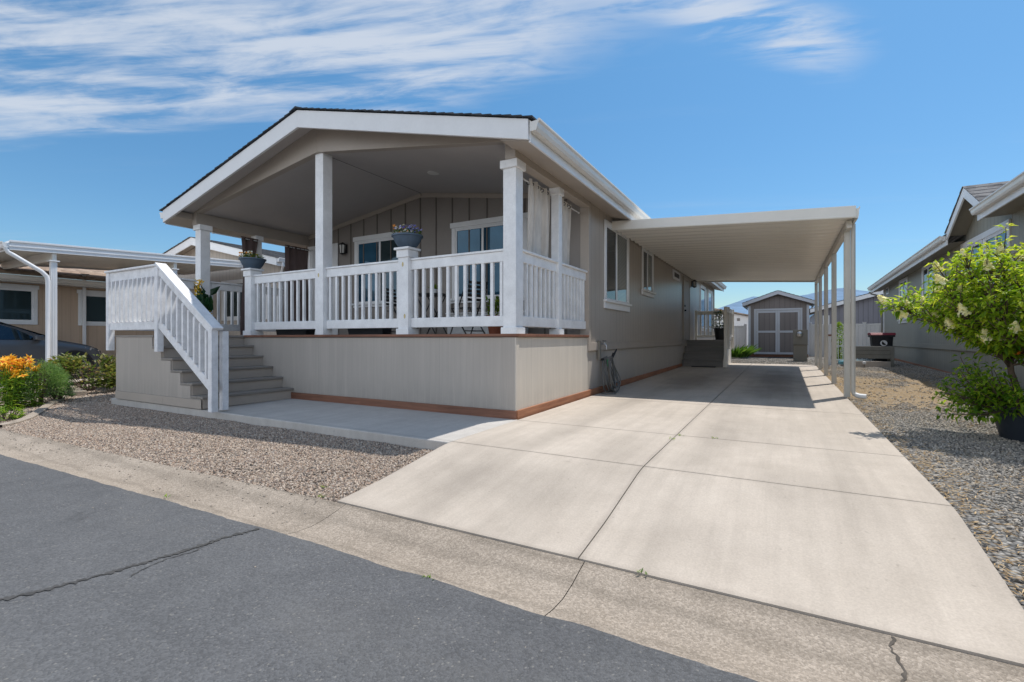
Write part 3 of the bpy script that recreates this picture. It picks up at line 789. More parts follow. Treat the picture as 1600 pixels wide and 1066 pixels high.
# windows of the drive side
FX = Face('x', WR, 1)
window(house, FX, 8.60, 10.19, 1.56, 3.20, .085, 2, ['glass', 'blind'], sill=.15, split=.46)
window(house, FX, 11.30, 12.40, 2.02, 3.18, .085, 2, ['glass', 'blind'], sill=.12, split=.46)
window(house, FX, 20.3, 21.7, 1.30, 3.15, .09, 1, ['glass_sky'], sill=.12)
window(house, FX, 22.5, 23.9, 1.30, 3.15, .09, 1, ['glass_sky'], sill=.12)
m = MB(); FX.box(m, 14.85, 15.95, 2.78, 3.06, .002, .03); v = m.build('wall_vent', M['white'], house, bevel=.004)
m = MB(); FX.box(m, 15.02, 15.78, 2.86, 2.99, .031, .036); m.build('grille', M['metal_dark'], v)
m = MB(); FX.box(m, 16.55, 16.66, .95, 3.05, .002, .03); FX.box(m, 17.66, 17.77, .95, 3.05, .002, .03); FX.box(m, 16.66, 17.66, 2.95, 3.05, .002, .03); FX.box(m, 16.66, 17.66, .96, 2.95, .002, .018)
dr = m.build('side_door', M['taupe'], house, bevel=.004)
m = MB(); m.tube([(WR + .02, 16.78, 1.93), (WR + .075, 16.78, 1.93)], .028); m.build('handle', M['metal_dark'], dr, smooth=True); m = MB(); m.tube([(WR + .02, 16.78, 2.08), (WR + .05, 16.78, 2.08)], .03); m.build('deadbolt', M['metal_dark'], dr, smooth=True)
# roof
m = MB()
shingle_slope(m, EXR + .05, EZ - .004, RX, RZ + .014, Y0R - .03, Y1R, 30)
shingle_slope(m, EXL - .05, EZ - .004, RX, RZ + .014, Y0R - .03, Y1R, 30)
m.prism([(RX - .14, roofz(RX - .14) + .018), (RX, RZ + .022), (RX + .14, roofz(RX + .14) + .018), (RX + .14, roofz(RX + .14) + .028), (RX, RZ + .045), (RX - .14, roofz(RX - .14) + .028)], 'y', Y0R - .035, Y1R + .005)
roof = m.build('roof', M['shingle'], house)
m = MB()
for s in (-1, 1):
    xe = RX + s * 3.98
    m.prism([(RX, RZ), (xe, roofz(xe)), (xe, roofz(xe) - .11), (RX, RZ - .115)], 'y', Y0R + .045, Y1R - .045)
m.build('soffit', M['ceiling'], house)
def rake(y0, y1):
    m = MB()
    for s in (-1, 1):
        xe = RX + s * 3.985
        m = MB(); m.prism([(RX, RZ - .002), (xe, roofz(xe) - .002), (xe, roofz(xe) - .235), (RX, RZ - .265)], 'y', y0, y1); m.build('fascia', M['white'], house, bevel=.004)
    return None
rake(Y0R, Y0R + .04); rake(Y1R - .04, Y1R)
for s, xe in ((1, EXR), (-1, EXL)):
    m = MB(); m.prism([(xe - s * .03, 3.225), (xe - s * .002, 3.225), (xe - s * .002, 3.462), (xe - s * .03, 3.462)], 'y', Y0R + .042, Y1R - .042)
    m.build('fascia', M['white'], house, bevel=.003)
    m = MB(); m.prism([(xe + s * (.001 + n), 3.335 + z) for n, z in GUT], 'y', Y0R + .01, Y1R - .02)
    m.build('gutter', M['gutter_w'], house)
    m = MB(); m.prism([(xe - s * .031, 3.236), (xe - s * .40, 3.325), (xe - s * .40, 3.337), (xe - s * .031, 3.248)], 'y', Y0R + .042, YB); m.box(xe - s * .385, xe - s * .40, Y0R + .05, YF - .062, 3.338, 3.44); m.build('eave_soffit', M['taupe'], house)
# porch vault
m = MB()
for s in (-1, 1):
    xe = RX + s * 3.52
    m.prism([(RX, ceilz(RX)), (xe, ceilz(xe)), (xe, ceilz(xe) + .03), (RX, ceilz(RX) + .03)], 'y', YF + .062, YW - .001)
ce = m.build('porch_ceiling', M['ceiling'], house)
m = MB(); m.box(RX - .006, RX + .006, YF + .07, YW - .02, ceilz(RX) - .003, ceilz(RX) + .004); m.build('seam', M['joint'], ce)
m = MB()
for s in (-1, 1):
    xe = RX + s * 3.58
    m.prism([(RX, RZ - .118), (xe, roofz(xe) - .113), (xe, ceilz(xe) - .012), (RX, ceilz(RX) - .012)], 'y', YF - .055, YF + .06)
m.build('gable_beam', M['taupe'], house, bevel=.004)
for x0, x1 in ((-3.02, -2.872), (-10.128, -9.98)):
    m = MB(); m.box(x0, x1, YF - .06, YW - .003, 3.225, 3.455); m.build('side_beam', M['taupe'], house, bevel=.005)
m = MB(); c = (-5.12, 6.41, ceilz(-5.12) - .012)
m.lathe([(.002, 0), (.075, 0), (.10, .004), (.105, .012), (.002, .013)], c, 24); m.build('ceiling_light', M['gutter_w'], house, smooth=True)

# ------------------------------------------------------------------ the porch
DZ = 1.055
porch = thing('porch', (-6.5, 6.4, 0), 'raised front porch of the taupe house with white posts and baluster railings above taupe skirting', 'porch')
m = MB()
for i in range(17):
    y = YF + .03 + i * .148
    m.box(WL - .02, WR + .025, y, y + .142, DZ - .036, DZ)
m.build('deck', M['deckboard'], porch)
m = MB(); m.box(-8.48, WR + .032, YF - .032, YF - .004, DZ - .032, DZ + .004); m.box(WR + .004, WR + .034, YF - .003, YW - .006, DZ - .034, DZ + .004)
m.build('deck_edge', M['redwood'], porch, bevel=.004)
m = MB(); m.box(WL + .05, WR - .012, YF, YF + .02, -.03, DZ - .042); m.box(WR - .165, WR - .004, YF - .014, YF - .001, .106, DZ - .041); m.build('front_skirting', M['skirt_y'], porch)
m = MB(); m.box(WR - .011, WR + .003, YF - .0135, YW - .002, .02, DZ - .042); m.box(WR + .0035, WR + .012, YF - .012, YF + .07, .107, DZ - .042); m.build('side_skirting', M['skirt_sunlit'], porch)
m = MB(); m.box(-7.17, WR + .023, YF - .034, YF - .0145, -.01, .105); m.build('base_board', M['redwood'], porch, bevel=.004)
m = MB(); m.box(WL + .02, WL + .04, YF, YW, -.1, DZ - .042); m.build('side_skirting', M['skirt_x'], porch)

def post(parent, x, y, z0, z1, w=.185, cap=None, base=None, mat='rail', capw=.05):
    m = MB(); m.box(x - w / 2, x + w / 2, y - w / 2, y + w / 2, z0, z1)
    p = m.build('post', M[mat], parent, origin=(x, y, z0), bevel=.006)
    if cap:
        m = MB(); a = w / 2 + capw * .6
        if cap == 'collar': m.box(x - a, x + a, y - a, y + a, z1 - .10, z1 + .002)
        else:
            b = w / 2 + .018
            m.box(x - b, x + b, y - b, y + b, z1 - .12, z1 - .012); a = w / 2 + .045
            m.box(x - a, x + a, y - a, y + a, z1 - .011, z1 + .022)
        m.build('cap', M[mat], p, origin=(x, y, z0), bevel=.006)
    if base:
        a = w / 2 + .022; m = MB(); m.box(x - a, x + a, y - a, y + a, z0, z0 + .085); m.build('base', M[mat], p, origin=(x, y, z0), bevel=.005)
    return p
PY = YF + .085
post(porch, -2.985, PY, DZ, 3.225, cap='collar', base=1)
post(porch, -10.02, PY, DZ, 3.225, cap='collar', base=1)
post(porch, -6.50, PY, DZ, 3.972, base=0)
post(porch, -8.40, PY, DZ, 2.235, cap='top', base=1)
post(porch, -4.73, PY, DZ, 2.275, cap='top', base=1)
post(porch, -2.955, 6.60, DZ, 3.225, w=.125, cap='collar', base=1, capw=.04)
post(porch, -10.02, 6.46, DZ, 3.225, w=.13, cap='collar', base=1, capw=.04)
for kx, kz, kp_ in ((-6.515, 2.02, 'a'), (-4.735, 2.06, 'b'), (-4.70, 1.32, 'c')):
    m = MB(); y_ = PY - .0932
    for k in range(14):
        a = 6.2832 * k / 14; m.v.append((kx + .018 * math.cos(a), y_, kz + .030 * math.sin(a) * (1.3 if math.sin(a) < 0 else 1)))
    m.f.append(tuple(range(14))); m.c.append(.5)
    m.build('knot', M['knot'], porch)
BAL = {}
def baluster(parent, x, y, z0, z1, w=.042, d=.042, mat='rail'):
    k = (round(z1 - z0, 3), w, d, mat)
    if k not in BAL:
        m = MB(); m.box(-w / 2, w / 2, -d / 2, d / 2, 0, z1 - z0); o = m.build('baluster', M[mat], None, origin=(0, 0, 0), bevel=.003); BAL[k] = (o.data, True); BAL[k] = o
        b = o
    else:
        b = BAL[k].copy(); COL.objects.link(b)
    b.parent = parent; b.location = Vector((x, y, z0)) - Vector(WORLD[parent]); WORLD[b] = (x, y, z0)
    return b
def rail_bay(parent, p, q, n, z0=DZ + .10, zb=DZ + .235, zt=DZ + .925, z1=DZ + 1.055, th=.055, mat='rail', w=.042):
    """straight railing from p to q (x, y): two rails and n balusters"""
    ax = abs(q[0] - p[0]) > abs(q[1] - p[1]); m = MB()
    for a, b, e in ((zt, z1, .0),):
        if ax: m.box(p[0], q[0], p[1] - th / 2 - e, p[1] + th / 2 + e, a, b)
        else: m.box(p[0] - th / 2 - e, p[0] + th / 2 + e, p[1], q[1], a, b)
    if ax: m.box(p[0], q[0], p[1] - .045, p[1] + .075, z1 + .001, z1 + .03)
    else: m.box(p[0] - .06, p[0] + .06, p[1], q[1], z1 + .001, z1 + .03)
    r = m.build('railing', M[mat], parent, origin=((p[0] + q[0]) / 2, (p[1] + q[1]) / 2, z0), bevel=.006)
    m = MB()
    if ax: m.box(p[0], q[0], p[1] - th / 2, p[1] + th / 2, z0, zb)
    else: m.box(p[0] - th / 2, p[0] + th / 2, p[1], q[1], z0, zb)
    m.build('bottom_rail', M[mat], r, bevel=.006)
    for i in range(n):
        t = (i + .5) / n
        baluster(r, lerp(p[0], q[0], t), lerp(p[1], q[1], t), zb, zt, w=w, mat=mat)
    return r
rail_bay(porch, (-8.306, PY), (-6.594, PY), 11)
rail_bay(porch, (-6.406, PY), (-4.824, PY), 11)
rail_bay(porch, (-4.636, PY), (-3.079, PY), 11)
rail_bay(porch, (-2.955, PY + .094), (-2.955, 6.536), 8)
rail_bay(porch, (-2.955, 6.664), (-2.955, YW - .004), 8)
rail_bay(porch, (-10.02, PY + .094), (-10.02, 6.394), 7)
rail_bay(porch, (-10.02, 6.526), (-10.02, YW - .004), 7)

# ------------------------------------------------------------------ front stairs
stairs = thing('entry_stairs', (-8.2, 4.5, 0), 'taupe wooden stairs with worn white handrail climbing to the front porch', 'stairs')
RISE, RUN, NX = DZ / 6, .272, -7.16
SY0, SY1 = 3.80, YF - .001
for k in range(6):
    x = NX - k * RUN; z = (k + 1) * RISE
    m = MB(); m.box(x - .02, x, SY0 + .005, SY1 - .001, k * RISE + (.0 if k == 0 else .001), z - .036); m.build('riser', M['skirt_x' if False else 'taupe'], stairs, bevel=.002)
    x1 = x - RUN + .002 if k < 5 else -9.72
    m = MB()
    if k < 5:
        m.box(x1 - .02, (x1 + x) / 2 - .002, SY0 - .014, SY1 - .002, z - .034, z); m.box((x1 + x) / 2 + .002, x + .03, SY0 - .014, SY1 - .002, z - .034, z)
        m.build('tread', M['tread'], stairs, bevel=.005)
    else:
        yy = SY0 - .02
        while yy < SY1 - .1:
            m.box(-9.74, x + .03, yy, min(yy + .14, SY1 - .002), z - .034, z - .001); yy += .146
        m.build('landing', M['deckboard'], stairs)
poly = [(-9.72, .13), (-9.72, DZ - .037), (NX - 5 * RUN - .02, DZ - .037)]
for k in range(5, 0, -1):
    x = NX - k * RUN - .02
    poly += [(x, k * RISE - .037), (x + RUN, k * RISE - .037)]
poly += [(NX - .02, .13)]
m = MB(); m.prism(poly, 'y', SY0 - .012, SY0 + .004); m.build('side_wall', M['skirt_y'], stairs)
m = MB(); m.box(-9.74, -8.2, SY0 - .022, SY0 - .0125, .0, .128); m.box(-8.196, NX - .001, SY0 - .022, SY0 - .0125, .0, .128); m.build('base_board', M['taupe'], stairs, bevel=.003)
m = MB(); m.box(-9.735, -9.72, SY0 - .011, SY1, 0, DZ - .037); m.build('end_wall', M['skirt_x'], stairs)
# worn white railing: a panel on the landing, then a slope down the steps
RY = SY0 - .065
post(stairs, -9.80, RY, .80, 2.085, w=.09, mat='rail_old'); post(stairs, -8.215, RY, .80, 2.085, w=.09, mat='rail_old')
post(stairs, -6.76, RY - .01, .0, 1.13, w=.09, mat='rail_old'); post(stairs, -6.80, RY + .16, .005, 1.10, w=.085, mat='rail_old')
m = MB(); m.box(-9.754, -8.261, RY - .022, RY + .022, 1.94, 2.0875); m.box(-9.87, -8.16, RY - .06, RY + .075, 2.087, 2.118)
r = m.build('railing', M['rail_old'], stairs, bevel=.005)
m = MB(); m.box(-9.754, -8.261, RY - .022, RY + .022, 1.135, 1.262); m.build('bottom_rail', M['rail_old'], r, bevel=.005)
for i in range(10):
    baluster(r, -9.72 + (i + .5) * .1435, RY, 1.262, 1.94, w=.04, d=.088, mat='rail_old')
m = MB(); dx = 1.40; sl = -.655
p0, p1 = Vector((-8.17, RY, 2.02)), Vector((-6.805, RY, 2.02 + sl * 1.365))
m.beam(p0, p1, .044, .13)
m.beam(Vector((-8.20, RY + .01, 2.125)), Vector((-6.68, RY + .01, 2.125 + sl * 1.52)), .15, .032)
r = m.build('railing', M['rail_old'], stairs, bevel=.005)
m = MB(); m.beam(p0 + Vector((0, 0, -.80)), p1 + Vector((0, 0, -.80)), .044, .12); m.build('bottom_rail', M['rail_old'], r, bevel=.005)
for i in range(9):
    x = lerp(-8.17, -6.805, (i + .62) / 9.2); zt = 2.02 + sl * (x + 8.17)
    baluster(r, x, RY, zt - .80 + .07, zt - .07, w=.042, d=.08, mat='rail_old')
# side railing of the landing
m = MB(); m.box(-9.83, -9.786, RY + .05, SY1 - .2, 1.94, 2.0875); m.box(-9.87, -9.75, RY + .08, SY1 - .15, 2.087, 2.118)
r = m.build('railing', M['rail_old'], stairs, bevel=.005)
m = MB(); m.box(-9.83, -9.786, RY + .05, SY1 - .2, 1.135, 1.262); m.build('bottom_rail', M['rail_old'], r, bevel=.005)
for i in range(8): baluster(r, -9.808, RY + .14 + i * .15, 1.262, 1.94, w=.04, d=.04, mat='rail_old')

# ------------------------------------------------------------------ side steps under the carport
steps = thing('side_steps', (-2.2, 17.4, zg(17.4)), 'dark wooden steps with cream railing leading to the side door under the carport', 'stairs')
SX0, SX1, LZ = WR + .032, -1.66, .955
y0 = 16.30; g0 = zg(16.3); rs = (LZ - g0) / 4
for k in range(4):
    y = y0 + k * .27; z = g0 + (k + 1) * rs
    m = MB(); m.box(SX0, SX1, y, y + .02, z - rs - (.05 if k == 0 else -.001), z - .036); m.build('riser', M['step_dark'], steps)
    m = MB(); m.box(SX0, SX1 + .0, y - .03, (y + .29) if k < 3 else 18.75, z - .034, z); m.build('tread' if k < 3 else 'landing', M['step_dark'], steps, bevel=.005)
m = MB(); m.prism([(y0, g0 - .05), (18.75, .1), (18.75, LZ - .036), (y0 + .81, LZ - .036), (y0 + .54, LZ - rs - .036), (y0 + .27, LZ - 2 * rs - .036), (y0, LZ - 3 * rs - .036)], 'x', SX1 + .001, SX1 + .02)
m.build('side_wall', M['carport'], steps)
for (px, py, zt, zb) in ((SX1 + .07, 16.36, 1.99, zg(16.3)), (SX1 + .07, 17.15, 2.02, LZ - .3), (SX1 + .07, 18.70, 2.02, LZ - .3), (SX0 + .06, 18.70, 2.02, LZ)):
    post(steps, px, py, zb, zt, w=.09, mat='carport')
m = MB(); m.box(SX0 + .106, SX1 + .024, 18.68, 18.72, 1.86, 1.99)
r = m.build('railing', M['carport'], steps, bevel=.004)
m = MB(); m.box(SX0 + .106, SX1 + .024, 18.68, 18.72, 1.04, 1.12); m.build('bottom_rail', M['carport'], r, bevel=.004)
for i in range(8): baluster(r, lerp(SX0 + .16, SX1 - .03, (i + .5) / 8), 18.7, 1.12, 1.86, mat='carport')
m = MB(); m.box(SX1 + .05, SX1 + .09, 17.196, 18.654, 1.86, 1.99)
r = m.build('railing', M['carport'], steps, bevel=.004)
m = MB(); m.box(SX1 + .05, SX1 + .09, 17.196, 18.654, 1.04, 1.12); m.build('bottom_rail', M['carport'], r, bevel=.004)
m = MB(); m.box(SX1 + .05, SX1 + .09, 16.406, 17.104, 1.84, 1.97); m.build('handrail', M['carport'], steps, bevel=.004)
m = MB(); m.beam((SX1 + .003, 16.33, 1.83), (SX1 + .003, 17.2, 1.60), .04, .10); m.build('brace', M['carport'], steps, bevel=.004)
for i in range(9): baluster(r, SX1 + .07, lerp(17.2, 18.65, (i + .5) / 9), 1.12, 1.86, mat='carport')
m = MB(); m.box(-2.55, -1.85, 16.02, 16.26, zg(16) + .003, zg(16) + .022); o = m.build('door_mat', M['rubber'], None, origin=(-2.2, 16.14, zg(16)), bevel=.004)
tag(o, 'thin black rubber mat at the foot of the dark side steps', 'mat')

# ------------------------------------------------------------------ carport
CPX0, CPX1, CY0, CY1 = -2.87, .955, 9.0, 18.75
def cpz(x): return 3.245 + (x - CPX0) * (3.03 - 3.245) / (CPX1 - CPX0)      # top of the fascia
carport = thing('carport', (-.9, 13.8, .08), 'cream metal carport with ribbed roof spanning the driveway beside the taupe house', 'carport')
m = MB(); prof = []
y = CY0 + .03
while y < CY1 - .2:
    prof += [(y + .32 * k / 10, .030 * (1 - math.cos(2 * math.pi * k / 10))) for k in range(10)]; y += .32
n = len(prof)
xe0, xe1 = CPX0 + .01, CPX1 - .02
for x in (xe0, xe1):
    zb = cpz(x) - .150
    for (yy, dz) in prof: m.v.append((x, yy, zb + dz))
for i in range(n - 1): m.f.append((i, i + 1, n + i + 1, n + i)); m.c.append(.5)
b0 = len(m.v)
m.add([(xe0, CY0 + .03, cpz(xe0) - .05), (xe1, CY0 + .03, cpz(xe1) - .05), (xe1, CY1 - .03, cpz(xe1) - .05), (xe0, CY1 - .03, cpz(xe0) - .05)], [(0, 1, 2, 3)])
m.build('roof_panel', M['pan'], carport, smooth=True)
m = MB()
for yy in (CY0, CY1 - .03):
    m = MB(); m.prism([(CPX0, cpz(CPX0)), (CPX1, cpz(CPX1)), (CPX1, cpz(CPX1) - .185), (CPX0, cpz(CPX0) - .175)], 'y', yy, yy + .03)
    m.prism([(CPX0, cpz(CPX0) - .145), (CPX1, cpz(CPX1) - .155), (CPX1, cpz(CPX1) - .175), (CPX0, cpz(CPX0) - .165)], 'y', yy - .006, yy + .001)
    m.build('fascia', M['carport'], carport, bevel=.003)
m = MB(); m.prism([(CPX1 - .004 + n_ * .45, cpz(CPX1) - .187 + z * 1.40) for n_, z in GUT], 'y', CY0 + .031, CY1 - .031); m.build('gutter', M['carport'], carport)
m = MB(); m.box(.86, .935, 9.3, 18.6, 2.755, 2.868); m.build('beam', M['carport'], carport, bevel=.004)
for py in (9.62, 12.0, 14.2, 16.4, 18.4):
    w = .085; x = .898; z0 = zg(py) - .001
    m = MB(); m.box(x - w / 2, x + w / 2, py - w / 2, py + w / 2, z0, 2.754)
    for s in (-1, 1):                                        # rolled flutes of the metal column
        m.box(x - w / 2 + .022, x + w / 2 - .022, py + s * (w / 2 + .003) - .003, py + s * (w / 2 + .003) + .003, z0, 2.754)
    m.build('post', M['carport_post'], carport, origin=(x, py, z0), bevel=.008)
xd = .975
m = MB(); m.tube([(xd, 9.57, 2.86), (xd, 9.57, zg(9.6) + .10), (xd + .015, 9.56, zg(9.6) + .055), (xd + .06, 9.54, zg(9.6) + .035), (xd + .16, 9.50, zg(9.6) + .03)], .034, 12)
m.build('downspout', M['carport_post'], carport, smooth=True)
m = MB(); m.tube([(xd + .035, 9.55, zg(9.6) + .045), (xd + .08, 9.53, zg(9.6) + .03), (xd + .17, 9.50, zg(9.6) + .028)], .040, 12)
m.build('spout', M['white'], carport, smooth=True)
# ------------------------------------------------------------------ things on the porch
def rod_curtain(name, x, y0, y1, z0, z1, amp, waves, mat, label, pinch=None, group=None, seed=0):
    """gathered curtain hanging along Y on a rod, with eyelets"""
    rs = random.Random(seed)
    t = thing(name, (x, (y0 + y1) / 2, z0), label, 'curtain', group)
    m = MB(); NU, NV = waves * 10, 18
    for j in range(NV + 1):
        v = j / NV
        for i in range(NU + 1):
            u = i / NU
            k = (pinch(v) if pinch else 1)
            c = (y0 + y1) / 2 + (u - .5) * (y1 - y0) * k
            a = amp * (.55 + .45 * math.sin(3 * v + i * .2)) * (1 if v > .03 else .8)
            m.v.append((x + a * math.sin(u * waves * 2 * math.pi + .5 * math.sin(2.2 * v + seed)) + .015 * math.sin(v * 5 + seed), c + .012 * math.sin(v * 7 + u * 9), lerp(z1, z0, v)))
    n = NU + 1
    for j in range(NV):
        for i in range(NU): a = j * n + i; m.f.append((a, a + 1, a + n + 1, a + n)); m.c.append(.5)
    m.build('cloth', M[mat], t, smooth='all')
    for i in range(waves * 2):
        m = MB(); yy = lerp(y0, y1, (i + .5) / (waves * 2))
        pts = [(x + .030 * math.cos(a), yy + .012 * math.cos(a), z1 - .045 + .024 * math.sin(a)) for a in lin(0, 2 * math.pi, 12)]
        m.tube(pts, .0055, 6)
        m.build('eyelet', M['metal_dark'], t)
    return t
def rod(x, y0, y1, z, label, mat='white', ax='y'):
    m = MB(); m.tube([(x, y0, z), (x, y1, z)], .010, 10); m.tube([(x, y0 - .02, z), (x, y0, z)], .017, 8); m.tube([(x, y1, z), (x, y1 + .02, z)], .017, 8)
    o = m.build('curtain_rod', M[mat], None, origin=(x, y0, z), smooth=True); tag(o, label, 'curtain rod')
rod(-3.05, 5.42, 6.53, 3.14, 'thin white curtain rod between the front corner post and the slim side post')
rod(-3.05, 6.67, 7.72, 3.14, 'thin white curtain rod between the slim side post and the house wall')
bulge = lambda v: 1 - .10 * math.sin(v * math.pi) + .25 * v
rod_curtain('curtain', -3.06, 5.86, 6.50, 1.15, 3.185, .068, 4, 'curtain_cream', 'cream eyelet curtain gathered on the street side of the slim porch post', bulge, seed=1)
rod_curtain('curtain', -3.06, 6.72, 7.36, 1.15, 3.185, .065, 3, 'curtain_cream', 'cream eyelet curtain gathered between the slim porch post and the house wall', bulge, seed=2)
rod(-9.90, 5.46, 7.70, 3.10, 'white rod carrying the brown curtains on the far side of the porch')
tie = lambda v: 1 - .35 * math.sin(min(1, v * 1.15) * math.pi) + .1 * v
rod_curtain('curtain', -9.90, 6.02, 6.40, 1.07, 3.14, .04, 2, 'curtain_brown', 'narrow brown curtain hanging beside the far slim porch post behind the flower bowl', tie, seed=3)
rod_curtain('curtain', -9.90, 7.05, 7.68, 1.07, 3.14, .04, 3, 'curtain_brown', 'dark brown curtain drawn wide next to the front door', bulge, seed=4)

def lantern(x, y, z, nx, ny, label):
    """carriage lamp on a wall whose outward direction is (nx, ny)"""
    t = thing('wall_lantern', (x, y, z), label, 'lamp')
    cx, cy = x + nx * .10, y + ny * .10
    m = MB(); a, b = (.012, .055) if nx else (.055, .012)
    m.box(x + nx * .014 - a, x + nx * .014 + a, y + ny * .014 - b, y + ny * .014 + b, z - .09, z + .11)
    m.tube([(x + nx * .02, y + ny * .02, z + .04), (x + nx * .06, y + ny * .06, z + .13), (cx, cy, z + .14)], .010, 8)
    m.build('bracket', M['metal_dark'], t, bevel=.002)
    m = MB(); m.lathe([(.0, .15), (.02, .145), (.085, .10), (.09, .085), (.0, .085)][::-1], (cx, cy, z), 6)
    for k in range(6):
        an = k * math.pi / 3
        m.beam((cx + .075 * math.cos(an), cy + .075 * math.sin(an), z + .085), (cx + .058 * math.cos(an), cy + .058 * math.sin(an), z - .11), .012, .012, (math.cos(an), math.sin(an), 0))
    m.lathe([(.0, -.135), (.03, -.13), (.065, -.112), (.065, -.10), (0, -.10)], (cx, cy, z), 6)
    m.build('cage', M['metal_dark'], t)
    m = MB(); m.lathe([(.05, -.10), (.066, .085)], (cx, cy, z), 6); m.build('pane', M['gutter_w'], t)
lantern(-8.72, YW, 3.03, 0, -1, 'black lantern lamp on the porch wall between front door and window')
lantern(WR, 18.30, 2.95, 1, 0, 'small black lantern lamp on the house wall beside the side door')

def bowl_planter(x, y, z, seed, label, cols):
    rs = random.Random(seed)
    t = thing('flower_bowl', (x, y, z), label, 'flower pot')
    m = MB(); m.lathe([(.0, 0), (.11, 0), (.125, .01), (.172, .075), (.208, .155), (.226, .160), (.226, .182), (.208, .184), (.192, .165), (0, .15)], (x, y, z), 36)
    m.build('bowl', M['bowl'], t, smooth=True)
    m = MB()
    for i in range(330):
        a = rs.uniform(0, 6.28); r = .2 * math.sqrt(rs.random()); h = rs.uniform(0, .10) * (1.2 - r * 3)
        p = (x + r * math.cos(a), y + r * math.sin(a), z + .17 + h)
        m.leaf(p, (math.cos(a) * .8 + rs.uniform(-.6, .6), math.sin(a) * .8 + rs.uniform(-.6, .6), rs.uniform(-.1, 1)), (0, 0, 1), rs.uniform(.03, .06), rs.uniform(.010, .022), val=rs.random())
    m.build('leaves', M['leaf_mid'], t, attr=True)
    for mat, nfl, sector in cols:
        m = MB()
        for i in range(nfl):
            a = sector + rs.uniform(-1.1, 1.1); r = rs.uniform(.02, .22); zz = z + .215 + rs.uniform(0, .10)
            c = Vector((x + r * math.cos(a), y + r * math.sin(a), zz)); ax = Vector((rs.uniform(-.6, .6), rs.uniform(-1, .1), rs.uniform(.2, 1))).normalized()
            s1 = ax.orthogonal().normalized(); s2 = ax.cross(s1)
            for k in range(5):
                q = 2 * math.pi * k / 5; d = s1 * math.cos(q) + s2 * math.sin(q) + ax * .25
                m.leaf(c, d, ax, .026, .024, .1, .1, rs.random())
        m.build('flowers', M[mat], t, attr=True)
    return t
bowl_planter(-4.73, PY, 2.298, 5, 'slate blue bowl of orange and violet flowers on the middle railing post', [('flower_orange', 16, 3.3), ('flower_blue', 34, 5.6), ('flower_white', 10, 4.4)])
bowl_planter(-8.40, PY, 2.258, 9, 'slate blue bowl of white and orange flowers on the railing post at the stairs', [('flower_white', 26, 4.6), ('flower_orange', 12, 4.9), ('flower_yellow', 6, 3.2)])

# low troughs behind the railing
for (x0, x1, lab) in ((-8.05, -7.2, 'dark low planter trough on the deck behind the railing bay nearest the stairs'), (-6.2, -5.4, 'dark low planter trough on the deck behind the centre railing bay')):
    t = thing('planter_trough', ((x0 + x1) / 2, 5.62, DZ), lab, 'planter')
    m = MB(); y0_, y1_ = 5.52, 5.74
    m.add([(x0 + .03, y0_ + .02, DZ), (x1 - .03, y0_ + .02, DZ), (x1 - .03, y1_ - .02, DZ), (x0 + .03, y1_ - .02, DZ), (x0, y0_, DZ + .19), (x1, y0_, DZ + .19), (x1, y1_, DZ + .19), (x0, y1_, DZ + .19)],
          [(0, 3, 2, 1), (4, 5, 6, 7), (0, 1, 5, 4), (1, 2, 6, 5), (2, 3, 7, 6), (3, 0, 4, 7)])
    m.box(x0 - .012, x1 + .012, y0_ - .012, y1_ + .012, DZ + .17, DZ + .2)
    m.build('trough', M['plastic_dark'], t, bevel=.006)
    m = MB()
    for i in range(160):
        p = (rnd(x0 + .03, x1 - .03), rnd(y0_ + .03, y1_ - .03), DZ + .19); m.leaf(p, (rnd(-1, 1), rnd(-1, 1), rnd(.2, 1.2)), (0, 0, 1), rnd(.04, .10), rnd(.015, .03))
    m.build('leaves', M['leaf_dark'], t, attr=True)

# bistro table with two folding chairs
t = thing('bistro_table', (-5.45, 6.75, DZ), 'small round black bistro table on the porch between two chairs', 'table')
m = MB(); m.lathe([(0, .70), (.30, .70), (.325, .705), (.325, .722), (.30, .727), (0, .727)], (-5.45, 6.75, DZ), 32); m.build('tabletop', M['metal_dark'], t, smooth=True)
for s in (-1, 1):
    m = MB(); m.tube([(-5.45 - s * .24, 6.75 - .16, DZ), (-5.45 + s * .20, 6.75 - .16, DZ + .70)], .011, 8); m.tube([(-5.45 - s * .24, 6.75 + .16, DZ), (-5.45 + s * .20, 6.75 + .16, DZ + .70)], .011, 8)
    m.tube([(-5.45 - s * .24, 6.59, DZ + .012), (-5.45 - s * .24, 6.91, DZ + .012)], .011, 8)
    m.build('leg', M['metal_dark'], t, smooth=True)
t = thing('table_plant', (-5.40, 6.78, DZ + .727), 'little green houseplant standing on the round bistro table', 'plant')
m = MB(); m.lathe([(0, 0), (.045, 0), (.06, .09), (.05, .09), (0, .08)], (-5.4, 6.78, DZ + .728), 16); m.build('pot', M['white'], t, smooth=True)
m = MB()
for i in range(70): m.leaf((-5.4 + rnd(-.03, .03), 6.78 + rnd(-.03, .03), DZ + .81), (rnd(-1, 1), rnd(-1, 1), rnd(.2, 1.5)), (0, 0, 1), rnd(.06, .14), rnd(.02, .04))
m.build('leaves', M['leaf_lime'], t, attr=True)
